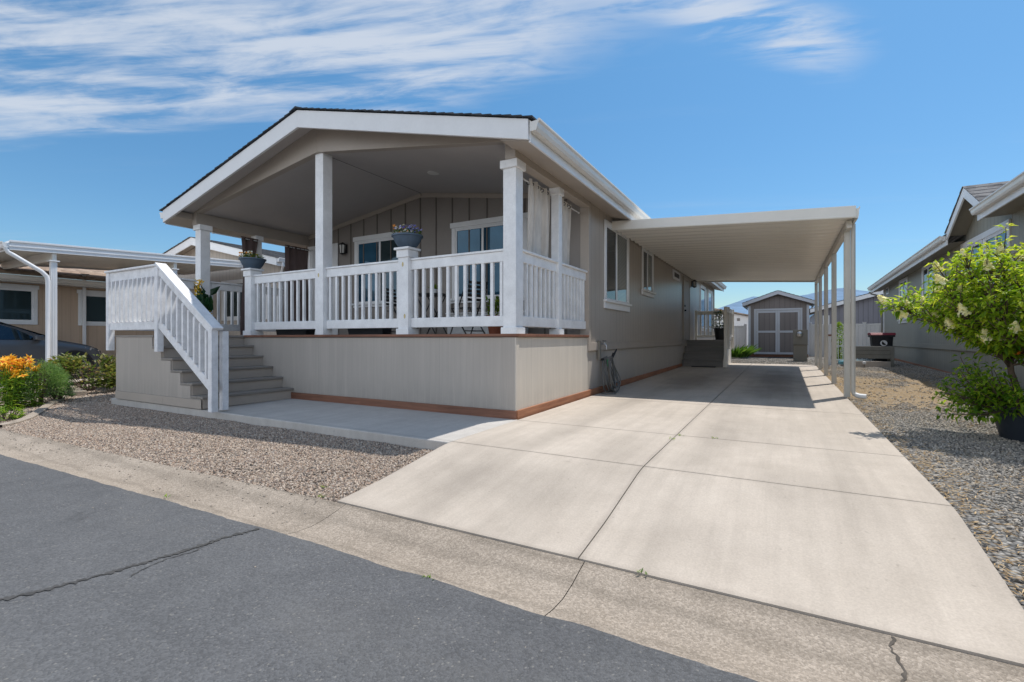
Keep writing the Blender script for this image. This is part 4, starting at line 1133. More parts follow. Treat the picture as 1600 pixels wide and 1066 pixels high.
def folding_chair(x, y, face, label, group):
    t = thing('folding_chair', (x, y, DZ), label, 'chair', group)
    c, s = math.cos(face), math.sin(face)
    def P(a, b, z): return (x + a * c - b * s, y + a * s + b * c, DZ + z)     # a forwards, b sideways
    m = MB()
    for k in range(6):
        a = -.18 + k * .072; m.beam(P(a, -.2, .45), P(a, .2, .45), .055, .016)
    m.build('seat', M['metal_dark'], t)
    m = MB()
    for k in range(5): m.beam(P(-.245 - .012 * k, -.19, .58 + .07 * k), P(-.245 - .012 * k, .19, .58 + .07 * k), .015, .045)
    m.build('backrest', M['metal_dark'], t)
    for b in (-.21, .21):
        m = MB(); m.tube([P(.22, b, 0), P(-.27, b, .90)], .012, 8); m.build('leg', M['metal_dark'], t, smooth=True)
        m = MB(); m.tube([P(-.24, b * .93, 0), P(.19, b * .93, .45)], .012, 8); m.build('leg', M['metal_dark'], t, smooth=True)
    m = MB(); m.tube([P(.14, -.21, .15), P(.14, .21, .15)], .009, 6); m.tube([P(-.17, -.2, .07), P(-.17, .2, .07)], .009, 6); m.build('stretcher', M['metal_dark'], t)
folding_chair(-6.20, 6.85, 0.15, 'black slatted folding chair left of the bistro table, its back to the stairs', 'bistro chairs')
folding_chair(-4.66, 6.75, math.pi - .35, 'black slatted folding chair right of the bistro table, nearest the corner post', 'bistro chairs')
# bench-like white trough under the wide window and plants at its end
t = thing('plant_pot', (-4.02, 6.62, DZ), 'terracotta pot with a bushy bright green plant on the porch beside the corner post', 'potted plant')
m = MB(); m.lathe([(0, 0), (.11, 0), (.16, .26), (.175, .26), (.175, .31), (.15, .31), (0, .28)], (-4.02, 6.62, DZ), 24); m.build('pot', M['brick_red'], t, smooth=True)
m = MB()
for i in range(200):
    m.leaf((-4.02 + rnd(-.14, .14), 6.62 + rnd(-.14, .14), DZ + .3 + rnd(0, .28)), (rnd(-1, 1), rnd(-1, 1), rnd(-.1, 1.2)), (0, 0, 1), rnd(.06, .12), rnd(.03, .05))
m.build('leaves', M['leaf_lime'], t, attr=True)
t = thing('planter_box', (-4.6, 7.55, DZ), 'white planter box standing against the porch wall under the wider window', 'planter')
m = MB(); m.box(-5.6, -4.0, 7.42, 7.70, DZ + .02, DZ + .40); m.build('box', M['rail'], t, bevel=.008)
m = MB(); m.box(-5.63, -3.97, 7.39, 7.72, DZ + .401, DZ + .43); m.build('rim', M['rail'], t, bevel=.006)
# door wreath
t = thing('door_wreath', (-9.45, YW - .03, 2.5), 'pink and yellow flower wreath hanging on the glazed front door', 'wreath')
m = MB()
for i in range(260):
    a = rnd(0, 6.28); r = rnd(.11, .19); p = (-9.47 + r * math.cos(a), YW - .035 - rnd(0, .04), 2.48 + r * 1.5 * math.sin(a)); m.leaf(p, (rnd(-1, 1), rnd(-.9, -.1), rnd(-1, 1)), (0, -1, 0), .06, .025)
m.build('leaves', M['leaf_mid'], t, attr=True)
for mat, n in (('flower_pink', 70), ('flower_yellow', 24)):
    m = MB()
    for i in range(n):
        a = rnd(0, 3.2) if mat == 'flower_pink' else rnd(3.6, 5.6); r = rnd(.11, .18); p = (-9.47 + r * math.cos(a), YW - .07, 2.48 + r * 1.5 * math.sin(a))
        for k in range(5): q = k * 1.257; m.leaf(p, (math.cos(q), -.4, math.sin(q)), (0, -1, 0), .04, .035)
    m.build('flowers', M[mat], t, attr=True)

# canna in a pot on the landing
cx, cy = -9.38, 4.98
t = thing('canna_plant', (cx, cy, DZ), 'tall canna with big dark green leaves and yellow flowers on the stair landing', 'potted plant')
m = MB(); m.lathe([(0, 0), (.14, 0), (.19, .30), (.205, .30), (.205, .34), (.175, .34), (0, .30)], (cx, cy, DZ), 24); m.build('pot', M['plastic_dark'], t, smooth=True)
m = MB(); rs = random.Random(3); flw = MB()
for k in range(11):
    a = k * 2.4; r = .07; h = rs.uniform(.18, .46)
    b = Vector((cx + r * math.cos(a), cy + r * math.sin(a), DZ + .3)); top = b + Vector((rs.uniform(-.1, .1), rs.uniform(-.1, .1), h))
    m.tube([b, (b + top) / 2, top], .010, 6, val=.4)
    for j in range(4):
        p = b.lerp(top, .3 + .22 * j); an = a + j * 2.2
        m.leaf(p, (math.cos(an) * .7, math.sin(an) * .7, rs.uniform(.7, 1.9)), (math.cos(an + 1.6), math.sin(an + 1.6), .4), rs.uniform(.17, .27), rs.uniform(.09, .13), .25, .7, rs.random())
top = Vector((cx - .02, cy - .05, DZ + .93))
m.tube([(cx - .01, cy, DZ + .4), (cx - .02, cy - .02, DZ + .75), top], .008, 6, val=.5)
m.build('leaves', M['leaf_dark'], t, attr=True)
m = MB()
for i in range(60):
    p = top + Vector((rs.uniform(-.07, .07), rs.uniform(-.05, .05), rs.uniform(-.20, .10)))
    m.leaf(p, (rs.uniform(-1, 1), rs.uniform(-1, 1), rs.uniform(-.2, 1)), (0, 0, 1), rs.uniform(.06, .10), rs.uniform(.03, .05), .4, .5, rs.random())
for i in range(22):
    p = Vector((cx + .30 + rs.uniform(-.07, .07), cy - .10 + rs.uniform(-.06, .06), DZ + .36 + rs.uniform(-.06, .08)))
    m.leaf(p, (rs.uniform(-1, 1), rs.uniform(-1, 1), rs.uniform(-.2, 1)), (0, 0, 1), .05, .03, .4, .5, rs.random() * .4)
m.build('flowers', M['flower_yellow'], t, attr=True)
# small flowering pot by the top step
# ------------------------------------------------------------------ hose and its tap on the drive side wall
hx, hy = WR, 8.30
t = thing('hose_tap', (hx, hy, .93), 'grey garden tap and outlet box on the wall above the coiled hose', 'tap')
m = MB(); m.box(hx + .001, hx + .05, hy - .07, hy + .01, .62, .96); m.build('box', M['utility'], t, bevel=.008)
m = MB(); m.tube([(hx + .02, hy + .06, .90), (hx + .11, hy + .06, .90), (hx + .13, hy + .06, .86), (hx + .13, hy + .06, .80)], .014, 10); m.tube([(hx + .09, hy + .06, .90), (hx + .09, hy + .06, .95)], .009, 8); m.build('spigot', M['steel'], t, smooth=True)
m = MB()
pts = [(hx + .09 + .032 * math.cos(a), hy + .06 + .032 * math.sin(a), .955) for a in lin(0, 6.283, 14)]; m.tube(pts, .007, 6); m.build('handle', M['metal_dark'], t, smooth=True)
m = MB(); m.box(hx + .001, hx + .05, hy + .10, hy + .24, .60, .64); m.tube([(hx + .03, hy + .22, .62), (hx + .16, hy + .24, .64), (hx + .19, hy + .26, .74)], .014, 8); m.build('hook', M['metal_dark'], t)
t = thing('garden_hose', (hx + .12, hy + .1, zg(hy)), 'grey garden hose hanging in loose coils to the ground under the wall tap', 'hose')
m = MB(); rs = random.Random(2); pts = []
G0 = zg(8.4) + .013
for k in range(9):
    w = rs.uniform(.14, .30); low = rs.choice([G0, G0, .06, .12, .2]); off = rs.uniform(-.04, .12); ox = .045 + .018 * k
    for a in lin(0, 2 * math.pi, 30)[:-1]:
        s, c = math.sin(a), math.cos(a)
        f = (1 - c) / 2                           # 0 at the hook, 1 at the bottom
        z = lerp(.655 + .008 * (k % 4), low, f ** .8)
        pts.append((hx + ox + .10 * f + .012 * math.sin(3 * a + k), hy + .17 + off * f + w * s * (.35 + .75 * f), max(z, G0)))
pts += [(hx + .3, hy + .1, G0), (hx + .34, hy - .1, G0), (hx + .22, hy - .22, G0), (hx + .10, hy - .15, G0)]
m.tube(pts, .011, 8); m.build('coil', M['hose'], t, smooth='all')
m = MB(); m.tube([(hx + .13, hy + .12, .62), (hx + .14, hy + .115, .50)], [.016, .013], 10); m.build('coupling', M['green_plastic'], t, smooth=True)
m = MB(); m.tube([(hx + .17, hy + .26, .63), (hx + .20, hy + .30, .72), (hx + .22, hy + .36, .80)], [.014, .018, .014], 10); m.build('nozzle', M['metal_dark'], t, smooth=True)

# pot on the side landing
t = thing('landing_plant', (-1.95, 18.2, LZ), 'bushy dark plant with yellow bloom in a black pot on the side landing', 'potted plant')
m = MB(); m.lathe([(0, 0), (.15, 0), (.19, .36), (.20, .36), (.20, .40), (.17, .40), (0, .36)], (-1.95, 18.2, LZ), 24); m.build('pot', M['plastic_dark'], t, smooth=True)
m = MB(); rs = random.Random(8)
for i in range(420):
    a = rs.uniform(0, 6.28); h = rs.uniform(.0, .62); r = .26 * math.sqrt(rs.random()) * math.sin(min(1, h / .62 + .25) * 2.6)
    m.leaf((-1.95 + r * math.cos(a), 18.2 + r * math.sin(a), LZ + .36 + h), (math.cos(a), math.sin(a), rs.uniform(-.2, .9)), (0, 0, 1), rs.uniform(.08, .16), rs.uniform(.03, .05), val=rs.random())
m.build('leaves', M['leaf_dark'], t, attr=True)
m = MB()
for i in range(26): m.leaf((-1.9 + rs.uniform(-.06, .06), 18.15 + rs.uniform(-.06, .06), LZ + .95 + rs.uniform(-.05, .08)), (rs.uniform(-1, 1), rs.uniform(-1, 1), rs.uniform(0, 1)), (0, 0, 1), .07, .04)
m.build('flowers', M['flower_yellow'], t, attr=True)

# ------------------------------------------------------------------ at the end of the driveway
SY = 25.0
shed = thing('garden_shed', (-.25, 26.3, .2), 'brown garden shed with white framed double doors at the end of the driveway', 'shed')
sx0, sx1, szp, sze = -1.45, .95, 3.10, 2.62
m = MB(); m.prism([(sx0, .30), (sx1, .30), (sx1, 2.58), (-.25, 3.02), (sx0, 2.58)], 'y', SY, SY + .05); m.build('front_wall', M['shed'], shed)
m = MB(); m.box(sx0, sx0 + .05, SY + .051, SY + 2.9, .3, 2.58); m.box(sx1 - .05, sx1, SY + .051, SY + 2.9, .3, 2.58); m.box(sx0, sx1, SY + 2.9, SY + 2.95, .3, 2.58); m.build('side_wall', M['shed_x'], shed)
m = MB(); m.box(sx0 + .03, sx1 - .03, SY + .03, SY + 2.9, .16, .30); m.build('skid', M['redwood'], shed)
def sr(x): return 3.15 - abs(x + .25) * .36
m = MB()
for s in (-1, 1):
    xe = -.25 + s * 1.46
    shingle_slope(m, xe, sr(xe) + .002, -.25, sr(-.25) + .006, SY - .32, SY + 3.1, 9)
m.build('roof', M['shingle'], shed)
m = MB()
for s in (-1, 1):
    xe = -.25 + s * 1.44
    m.prism([(-.25, sr(-.25)), (xe, sr(xe)), (xe, sr(xe) - .15), (-.25, sr(-.25) - .16)], 'y', SY - .30, SY - .27)
    m.prism([(xe, sr(xe) - .15), (xe - s * .03, sr(xe) - .15), (xe - s * .03, sr(xe) + .0), (xe, sr(xe) - .002)], 'y', SY - .269, SY + 3.05)
m.build('fascia', M['shed_trim'], shed, bevel=.003)
m = MB()
for s in (-1, 1):
    xe = -.25 + s * 1.40
    m.prism([(-.25, sr(-.25) - .03), (xe, sr(xe) - .03), (xe, sr(xe) - .05), (-.25, sr(-.25) - .05)], 'y', SY - .268, SY + 3.0)
m.build('soffit', M['taupe_dark'], shed)
m = MB(); m.box(sx0 - .01, sx0 + .09, SY - .02, SY - .001, .3, 2.50); m.box(sx1 - .09, sx1 + .01, SY - .02, SY - .001, .3, 2.50); m.build('corner_board', M['shed_trim'], shed, bevel=.003)
FS = Face('y', SY, -1)
m = MB(); FS.box(m, -1.22, -1.14, .27, 2.28, .002, .02); FS.box(m, .62, .70, .27, 2.28, .002, .02); FS.box(m, -1.22, .70, 2.281, 2.36, .002, .022); m.build('door_frame', M['shed_trim'], shed, bevel=.003)
for a0, a1 in ((-1.13, -.262), (-.258, .61)):
    m = MB(); FS.box(m, a0 + .01, a1 - .01, .30, 2.26, .002, .012); dr = m.build('door', M['shed'], shed)
    m = MB(); FS.box(m, a0, a0 + .085, .28, 2.27, .013, .032); FS.box(m, a1 - .085, a1, .28, 2.27, .013, .032)
    for z in (.28, 1.26, 2.17): FS.box(m, a0 + .086, a1 - .086, z, z + .095, .013, .030)
    m.build('frame', M['shed_trim'], dr, bevel=.003)
    hz = -1.10 if a0 < -1 else .58
    m = MB(); FS.box(m, hz - .02, hz + .02, 1.28, 1.33, .033, .04); FS.box(m, hz - .02, hz + .02, 2.18, 2.24, .033, .04); m.build('hinge', M['steel'], dr)
    if a0 > -1: m = MB(); FS.box(m, a0 + .03, a0 + .06, 1.24, 1.40, .033, .06); m.build('handle', M['steel'], dr)
t = thing('electric_meter', (.52, 21.3, zg(21.3)), 'grey utility pedestal with round glass meter in front of the shed', 'meter')
z0 = zg(21.3) - .02
m = MB(); m.box(.30, .76, 21.30, 21.55, z0, .78); m.build('cabinet', M['utility'], t, bevel=.012)
m = MB(); m.box(.29, .77, 21.26, 21.56, .781, 1.33); m.box(.27, .79, 21.24, 21.57, .76, .78); m.build('cabinet', M['utility'], t, bevel=.012)
m = MB()
for r, y in ((.105, 21.259), (.105, 21.22), (.095, 21.20), (.09, 21.14), (.05, 21.11), (.002, 21.105)):
    for k in range(24): a = 2 * math.pi * k / 24; m.v.append((.50 + r * math.cos(a), y, 1.16 + r * math.sin(a)))
for i in range(5):
    for k in range(24): m.f.append((i * 24 + k, i * 24 + (k + 1) % 24, (i + 1) * 24 + (k + 1) % 24, (i + 1) * 24 + k)); m.c.append(.5)
m.build('dial', M['steel'], t, smooth=True)

# white vinyl fence in runs
def fence(x0, x1, y, label, z1=1.66):
    t = thing('vinyl_fence', ((x0 + x1) / 2, y, .2), label, 'fence')
    n = max(1, round((x1 - x0) / 2.3)); w = (x1 - x0) / n
    for i in range(n + 1):
        px = x0 + i * w; m = MB(); m.box(px - .06, px + .06, y - .06, y + .06, .1, z1 + .05); m.box(px - .075, px + .075, y - .075, y + .075, z1 + .05, z1 + .075); m.build('post', M['vinyl'], t, origin=(px, y, .1), bevel=.006)
    for i in range(n):
        a, b = x0 + i * w + .061, x0 + (i + 1) * w - .061; m = MB(); k = 12
        for j in range(k):
            m.box(lerp(a, b, j / k) + .004, lerp(a, b, (j + 1) / k) - .004, y - .016, y + .016, .22, z1 - .08)
        m.box(a, b, y - .03, y + .03, z1 - .08, z1); m.box(a, b, y - .03, y + .03, .14, .22)
        m.build('panel', M['vinyl'], t, bevel=.003)
fence(-5.4, -1.75, 27.6, 'white vinyl privacy fence between the house corner and the shed')
fence(1.05, 5.2, 26.6, 'white vinyl privacy fence between the shed and the green-grey house')
# iris clump by the shed
def strap_clump(name, x, y, z, n, L, W, spread, mat, label, cat='plant', seed=0):
    rs = random.Random(seed); m = MB()
    for i in range(n):
        a = rs.uniform(0, 6.28); r = spread * math.sqrt(rs.random()); l = L * rs.uniform(.6, 1.1)
        m.leaf((x + r * math.cos(a), y + r * math.sin(a), z), (math.cos(a) * .7, math.sin(a) * .7, rs.uniform(.8, 2)), (0, 0, 1), l, W * rs.uniform(.7, 1.2), .3, .7, rs.random())
    o = m.build(name, M[mat], None, origin=(x, y, z), attr=True); return tag(o, label, cat)
strap_clump('iris_clump', -1.95, 23.4, .15, 300, .75, .05, .55, 'leaf_mid', 'clump of strappy green leaves beside the shed and white fence', seed=4)

# far buildings
t = thing('neighbour_house', (4.5, 34, .2), 'blue-grey house with low white-trimmed gable beyond the white fence', 'house')
m = MB(); m.prism([(1.55, .2), (9.0, .2), (9.0, 2.45), (5.3, 3.50), (1.55, 2.42)], 'y', 30, 30.1); m.build('front_wall', M['blue_grey'], t)
m = MB(); m.box(1.55, 1.65, 30.101, 40, .2, 2.45); m.build('side_wall', M['blue_grey'], t)
m = MB()
for s in (-1, 1):
    xe = 5.3 + s * 4.12
    m = MB(); m.prism([(5.3, 3.68), (xe, 2.53), (xe, 2.34), (5.3, 3.48)], 'y', 29.6, 29.64); m.build('fascia', M['white'], t, bevel=.004)
m = MB()
for s in (-1, 1): shingle_slope(m, 5.3 + s * 4.15, 2.535, 5.3, 3.70, 29.57, 40.2, 20)
m.build('roof', M['shingle_grey'], t)
window(t, Face('y', 30, -1), 1.75, 2.05, .9, 2.2, .08, 1)
t = thing('garage', (-4, 40, .2), 'small pale outbuilding with low roof seen past the side steps', 'building')
m = MB(); m.prism([(-6, 0), (-2.15, 0), (-2.15, 2.55), (-4.4, 3.05), (-6, 2.6)], 'y', 38, 38.1); m.box(-2.25, -2.15, 38.101, 44, 0, 2.55); m.build('wall', M['vinyl'], t)
m = MB(); m.prism([(-4.4, 3.2), (-1.9, 2.62), (-1.9, 2.54), (-4.4, 3.1)], 'y', 37.7, 44.2); m.prism([(-4.4, 3.2), (-6.4, 2.62), (-6.4, 2.54), (-4.4, 3.1)], 'y', 37.7, 44.2); m.build('roof', M['shingle_tan'], t)
m = MB(); m.box(-2.95, -2.75, 37.98, 37.999, 2.25, 2.45); m.build('vent', M['taupe_dark'], t)
m = MB(); m.tube([(-2.1, 60, 0), (-2.1, 60, 4.6)], .05, 6); o = m.build('utility_pole', M['bark'], None, origin=(-2.1, 60, 0)); tag(o, 'thin distant pole rising above the pale outbuilding', 'pole')

# things by the green-grey house
z0 = zgr(19.2)
t = thing('raised_planter', (2.4, 19.2, z0), 'long grey raised garden planter on legs in front of the bin', 'planter')
m = MB(); px0, px1, py0, py1 = 1.74, 3.00, 19.0, 19.55
for k in range(3): m.box(px0 + .03, px1 - .03, py0, py0 + .025, .36 + k * .131, .485 + k * .131); m.box(px0 + .03, px1 - .03, py1 - .025, py1, .36 + k * .131, .485 + k * .131)
m.box(px0, px0 + .025, py0 + .026, py1 - .026, .36, .75); m.box(px1 - .025, px1, py0 + .026, py1 - .026, .36, .75)
m.build('box', M['planter_grey'], t, bevel=.005)
for lx in (px0 + .02, px1 - .10):
    for ly in (py0 - .026, py1 + .001):
        m = MB(); m.box(lx, lx + .09, ly, ly + .025, z0 - .02, .755); m.build('leg', M['planter_grey'], t, bevel=.004)
m = MB(); m.box(px0 + .026, px1 - .026, py0 + .026, py1 - .026, .42, .70); m.build('soil', M['soil'], t)
t = thing('picket_edging', (2.0, 20.2, z0), 'short white metal picket edging standing behind the raised planter', 'fence')
m = MB(); m.box(1.45, 2.9, 20.19, 20.21, .72, .76); m.box(1.45, 2.9, 20.19, 20.21, .25, .28); m.build('rail', M['white'], t)
for i in range(11): m = MB(); xx = 1.5 + i * .135; m.box(xx - .008, xx + .008, 20.192, 20.208, z0 - .02, .95); m.build('picket', M['white'], t)
t = thing('folded_tarp', (2.1, 19.95, z0), 'folded turquoise tarp lying on the ground under the raised planter', 'tarp')
m = MB(); m.box(1.62, 2.65, 19.75, 20.15, z0, z0 + .14); m.build('fold', M['tarp'], t, bevel=.04)
o = MB().box(1.80, 2.86, 18.72, 18.80, zgr(18.8) - .01, zgr(18.8) + .19).build('edging_board', M['taupe'], None, origin=(2.3, 18.76, z0), bevel=.006); tag(o, 'plain brown edging board lying on the gravel before the raised planter', 'board')
t = thing('solar_light', (2.17, 18.5, zgr(18.5)), 'tiny white solar stake light in front of the brown edging board', 'light')
m = MB(); m.tube([(2.17, 18.5, zgr(18.5) - .02), (2.17, 18.5, zgr(18.5) + .13)], .008, 8); m.build('stake', M['metal_dark'], t)
m = MB(); m.lathe([(0, .10), (.04, .11), (.055, .17), (.055, .185), (0, .195)], (2.17, 18.5, zgr(18.5)), 16); m.build('lamp_head', M['white'], t, smooth=True)
t = thing('patio_post', (1.39, 19.6, z0), 'white and grey box post with orange top beside the carport columns', 'post')
m = MB(); m.box(1.30, 1.48, 19.5, 19.68, z0 - .02, 1.08); m.build('shaft', M['white'], t, bevel=.008)
m = MB(); m.box(1.27, 1.51, 19.47, 19.71, 1.081, 1.14); m.build('cap', M['redwood'], t, bevel=.008)
m = MB(); m.box(1.38, 1.47, 19.485, 19.499, .30, .42); m.box(1.38, 1.47, 19.485, 19.499, .88, .98); m.build('latch', M['metal_dark'], t)
t = thing('column_shrub', (1.72, 20.8, z0), 'slim yellow-green column shrub behind the carport columns', 'shrub')
m = MB(); rs = random.Random(12)
for i in range(900):
    h = rs.uniform(0, 1); a = rs.uniform(0, 6.28); r = .22 * math.sqrt(rs.random()) * (math.sin(math.pi * (.12 + .88 * h)) ** .7 + .05)
    m.leaf((1.72 + r * math.cos(a), 20.8 + r * math.sin(a), z0 + .1 + h * 1.35), (math.cos(a), math.sin(a), rs.uniform(.3, 1.4)), (0, 0, 1), .09, .03, val=.35 + .65 * rs.random())
m.build('foliage', M['leaf_lime'], t, attr=True); m = MB(); m.tube([(1.72, 20.8, z0 - .02), (1.72, 20.8, z0 + .9)], [.03, .012], 8); m.build('stem', M['bark'], t)
# wheeled bin
bx, by, bz = 2.82, 20.1, zgr(20.1)
t = thing('wheeled_bin', (bx, by, bz), 'dark wheeled rubbish bin with red lid and white round emblem by the green-grey house', 'bin')
m = MB(); prof = [(.24, .06), (.27, .5), (.30, .98)]
ringp = []
for (w, z) in prof:
    d_ = w * 1.1; o0 = len(m.v)
    for k in range(24):
        a = 2 * math.pi * (k + .5) / 24; c, s = math.cos(a), math.sin(a)
        e = 5; r = 1 / (abs(c) ** e + abs(s) ** e) ** (1 / e); m.v.append((bx + w * r * c, by + d_ * r * s, bz + z))
for i in range(2):
    for k in range(24): m.f.append((i * 24 + k, i * 24 + (k + 1) % 24, (i + 1) * 24 + (k + 1) % 24, (i + 1) * 24 + k)); m.c.append(.5)
m.f.append(tuple(reversed(range(24)))); m.c.append(.5)
m.box(bx - .32, bx + .32, by - .35, by + .35, bz + .94, bz + 1.0)
m.build('body', M['bin'], t, bevel=.008)
m = MB(); m.prism([(-.37, 0), (.37, 0), (.36, .05), (.2, .085), (-.3, .075)], 'x', bx - .335, bx + .335)
m.v = [(x, by + a, bz + 1.002 + z) for x, a, z in m.v]; m.build('lid', M['bin_lid'], t, bevel=.012)
for s in (-1, 1):
    m = MB(); m.tube([(bx + s * .26, by + .27, bz + .13), (bx + s * .33, by + .27, bz + .13)], .13, 20); m.build('wheel', M['rubber'], t, smooth=True)
m = MB(); m.tube([(bx - .28, by + .40, bz + .96), (bx + .28, by + .40, bz + .96)], .016, 10); m.build('handle', M['bin'], t, smooth=True)
m = MB(); ey = by - .327; ez = bz + .74; ex = bx + .02                       # round emblem: pale disc with a dark leaping shape
def disc(m, cx_, cz_, y, rx, rz, n=28, a0=0, a1=6.2832):
    o0 = len(m.v); m.v.append((cx_, y, cz_))
    for k in range(n + 1): a = lerp(a0, a1, k / n); m.v.append((cx_ + rx * math.cos(a), y, cz_ + rz * math.sin(a)))
    for k in range(n): m.f.append((o0, o0 + k + 1, o0 + k + 2)); m.c.append(.5)
disc(m, ex, ez, ey, .095, .095); em = m.build('emblem', M['white'], t)
m = MB(); disc(m, ex + .012, ez + .005, ey - .004, .066, .07, 20, 2.2, 5.6); m.build('mark', M['metal_dark'], em)
m = MB(); m.box(ex - .08, ex + .08, ey, ey - .001, ez - .145, ez - .12); m.build('lettering', M['white'], em)
# ------------------------------------------------------------------ the green-grey house on the right
HX = 3.80
rh = thing('manufactured_house', (7.2, 11, 0), 'green-grey house with white windows and gabled dormer across the gravel from the driveway', 'house')
m = MB(); m.box(HX, HX + .12, -5, 26.4, .74, 3.5); m.build('side_wall', M['green_grey_x'], rh)
m = MB(); m.prism([(-5, -.3), (26.4, .0), (26.4, .74), (-5, .74)], 'x', HX + .02, HX + .12); m.build('skirting', M['green_grey_x'], rh)
m = MB(); m.box(HX - .02, HX - .001, -5, 26.4, .70, .84); m.build('band_trim', M['green_grey'], rh, bevel=.004)
m = MB(); m.prism([(-5, zgr(-5) - .1), (2.5, zgr(2.5) - .05), (26.4, zgr(26.4) - .05), (26.4, zgr(26.4) + .09), (2.5, zgr(2.5) + .1), (-5, zgr(-5) + .1)], 'x', HX - .012, HX + .019); m.build('base_board', M['redwood_y'], rh, bevel=.004)
m = MB(); m.box(HX + .121, HX + 7, 26.28, 26.4, 0, 3.4); m.build('end_wall', M['green_grey'], rh)
m = MB(); m.box(HX - .025, HX + .09, 26.29, 26.42, .85, 3.2); m.build('corner_board', M['white'], rh, bevel=.004)
FR = Face('x', HX, -1)
window(rh, FR, 21.7, 23.1, 1.56, 3.18, .09, 2, ['glass_sky', 'glass'], sill=.12)
window(rh, FR, 18.2, 19.6, 1.98, 3.25, .09, 2, ['glass_sky', 'glass'], sill=.12)
window(rh, FR, 12.82, 14.22, 1.60, 3.30, .09, 2, ['glass_sky', 'glass'], sill=.12, head=.13)
window(rh, FR, 14.28, 15.68, 1.60, 3.30, .09, 2, ['glass_sky', 'glass'], sill=.12, head=.13)
window(rh, FR, 6.5, 8.3, 1.60, 3.20, .09, 2, ['glass_sky', 'glass'], sill=.12)
m = MB(); FR.box(m, 25.2, 25.7, 2.85, 3.15, .002, .03); v = m.build('wall_vent', M['white'], rh, bevel=.004)
m = MB(); FR.box(m, 25.28, 25.62, 2.91, 3.09, .031, .035); m.build('grille', M['metal_dark'], v)
EX = 3.42
def ez(y): return 3.30 + (27.2 - y) * .017
# eaves: far run, dormer, near run
def eave(y0, y1, ex, zf):
    m = MB()
    a, b = zf(y0), zf(y1)
    m.add([(ex, y0, a), (ex + .03, y0, a), (ex + .03, y1, b), (ex, y1, b), (ex, y0, a - .24), (ex + .03, y0, a - .24), (ex + .03, y1, b - .24), (ex, y1, b - .24)],
          [(0, 1, 2, 3), (4, 7, 6, 5), (0, 4, 5, 1), (1, 5, 6, 2), (2, 6, 7, 3), (3, 7, 4, 0)])
    m.build('fascia', M['white'], rh, bevel=.003)
    m = MB(); n = len(GUT)
    for yy, zz in ((y0 + .02, a), (y1 - .02, b)):
        for (k, z) in GUT: m.v.append((ex - .002 - k, yy, zz - .125 + z))
    m.f = [tuple(range(n)), tuple(range(2 * n - 1, n - 1, -1))] + [(i, (i + 1) % n, (i + 1) % n + n, i + n) for i in range(n)]; m.c = [.5] * len(m.f)
    m.build('gutter', M['gutter_w'], rh)
    m = MB(); m.quad((ex + .03, y0, a - .20), (HX, y0, a - .17), (HX, y1, b - .17), (ex + .03, y1, b - .20)); m.build('eave_soffit', M['soffit_green'], rh)
    m = MB(); N = 24
    for k in range(N):
        t0, t1 = k / N, min(1, (k + 1.3) / N)
        for q in (0,):
            xa, xb = lerp(ex - .03, 7.6, t0), lerp(ex - .03, 7.6, t1); za, zb = t0 * 1.28, t1 * 1.28
            m.add([(xa, y0 - .02, a + za + .02), (xb, y0 - .02, a + zb + .005), (xb, y1 + .02, b + zb + .005), (xa, y1 + .02, b + za + .02), (xa, y0 - .02, a + za), (xa, y1 + .02, b + za), (xb, y0 - .02, a + zb), (xb, y1 + .02, b + zb)],
                  [(0, 3, 2, 1), (4, 0, 1, 6), (5, 7, 2, 3), (4, 5, 3, 0)])
    m.build('roof', M['shingle_grey'], rh)
eave(15.36, 27.2, EX, ez)
NEX = 3.30
eave(-5.3, 12.75, NEX, lambda y: 3.545)
DY, DPZ, DFZ, DH = 14.08, 4.32, 3.56, 1.34
m = MB()
for s in (-1, 1):
    shingle_slope(m, DY + s * (DH + .02), DFZ - .01, DY, DPZ + .012, EX - .02, 7.8, 7, along='x')
# shingle_slope along x builds (y, z) profiles
m.build('dormer_roof', M['shingle_grey'], rh)
m = MB()
for s in (-1, 1):
    ye = DY + s * DH
    m.prism([(DY, DPZ - .005), (ye, DFZ - .02), (ye, DFZ - .21), (DY, DPZ - .23)], 'x', EX, EX + .035)
m.build('dormer_fascia', M['white'], rh, bevel=.004)
m = MB()
for s in (-1, 1):
    ye = DY + s * DH
    m.prism([(DY, DPZ - .05), (ye, DFZ - .06), (ye, DFZ - .08), (DY, DPZ - .07)], 'x', EX + .036, HX + .05)
m.build('dormer_soffit', M['soffit_green'], rh)
m = MB(); m.prism([(DY - DH, 3.3), (DY + DH, 3.3), (DY + DH, DFZ - .08), (DY, DPZ - .075), (DY - DH, DFZ - .08)], 'x', HX - .004, HX + .10); m.build('dormer_wall', M['green_grey_x'], rh)
m = MB(); m.tube([(3.36, 27.0, 3.10), (3.42, 26.9, 3.0), (3.70, 26.55, 2.86), (3.74, 26.5, 2.7), (3.74, 26.5, .2)], .035, 10); m.build('downspout', M['utility'], rh, smooth=True)

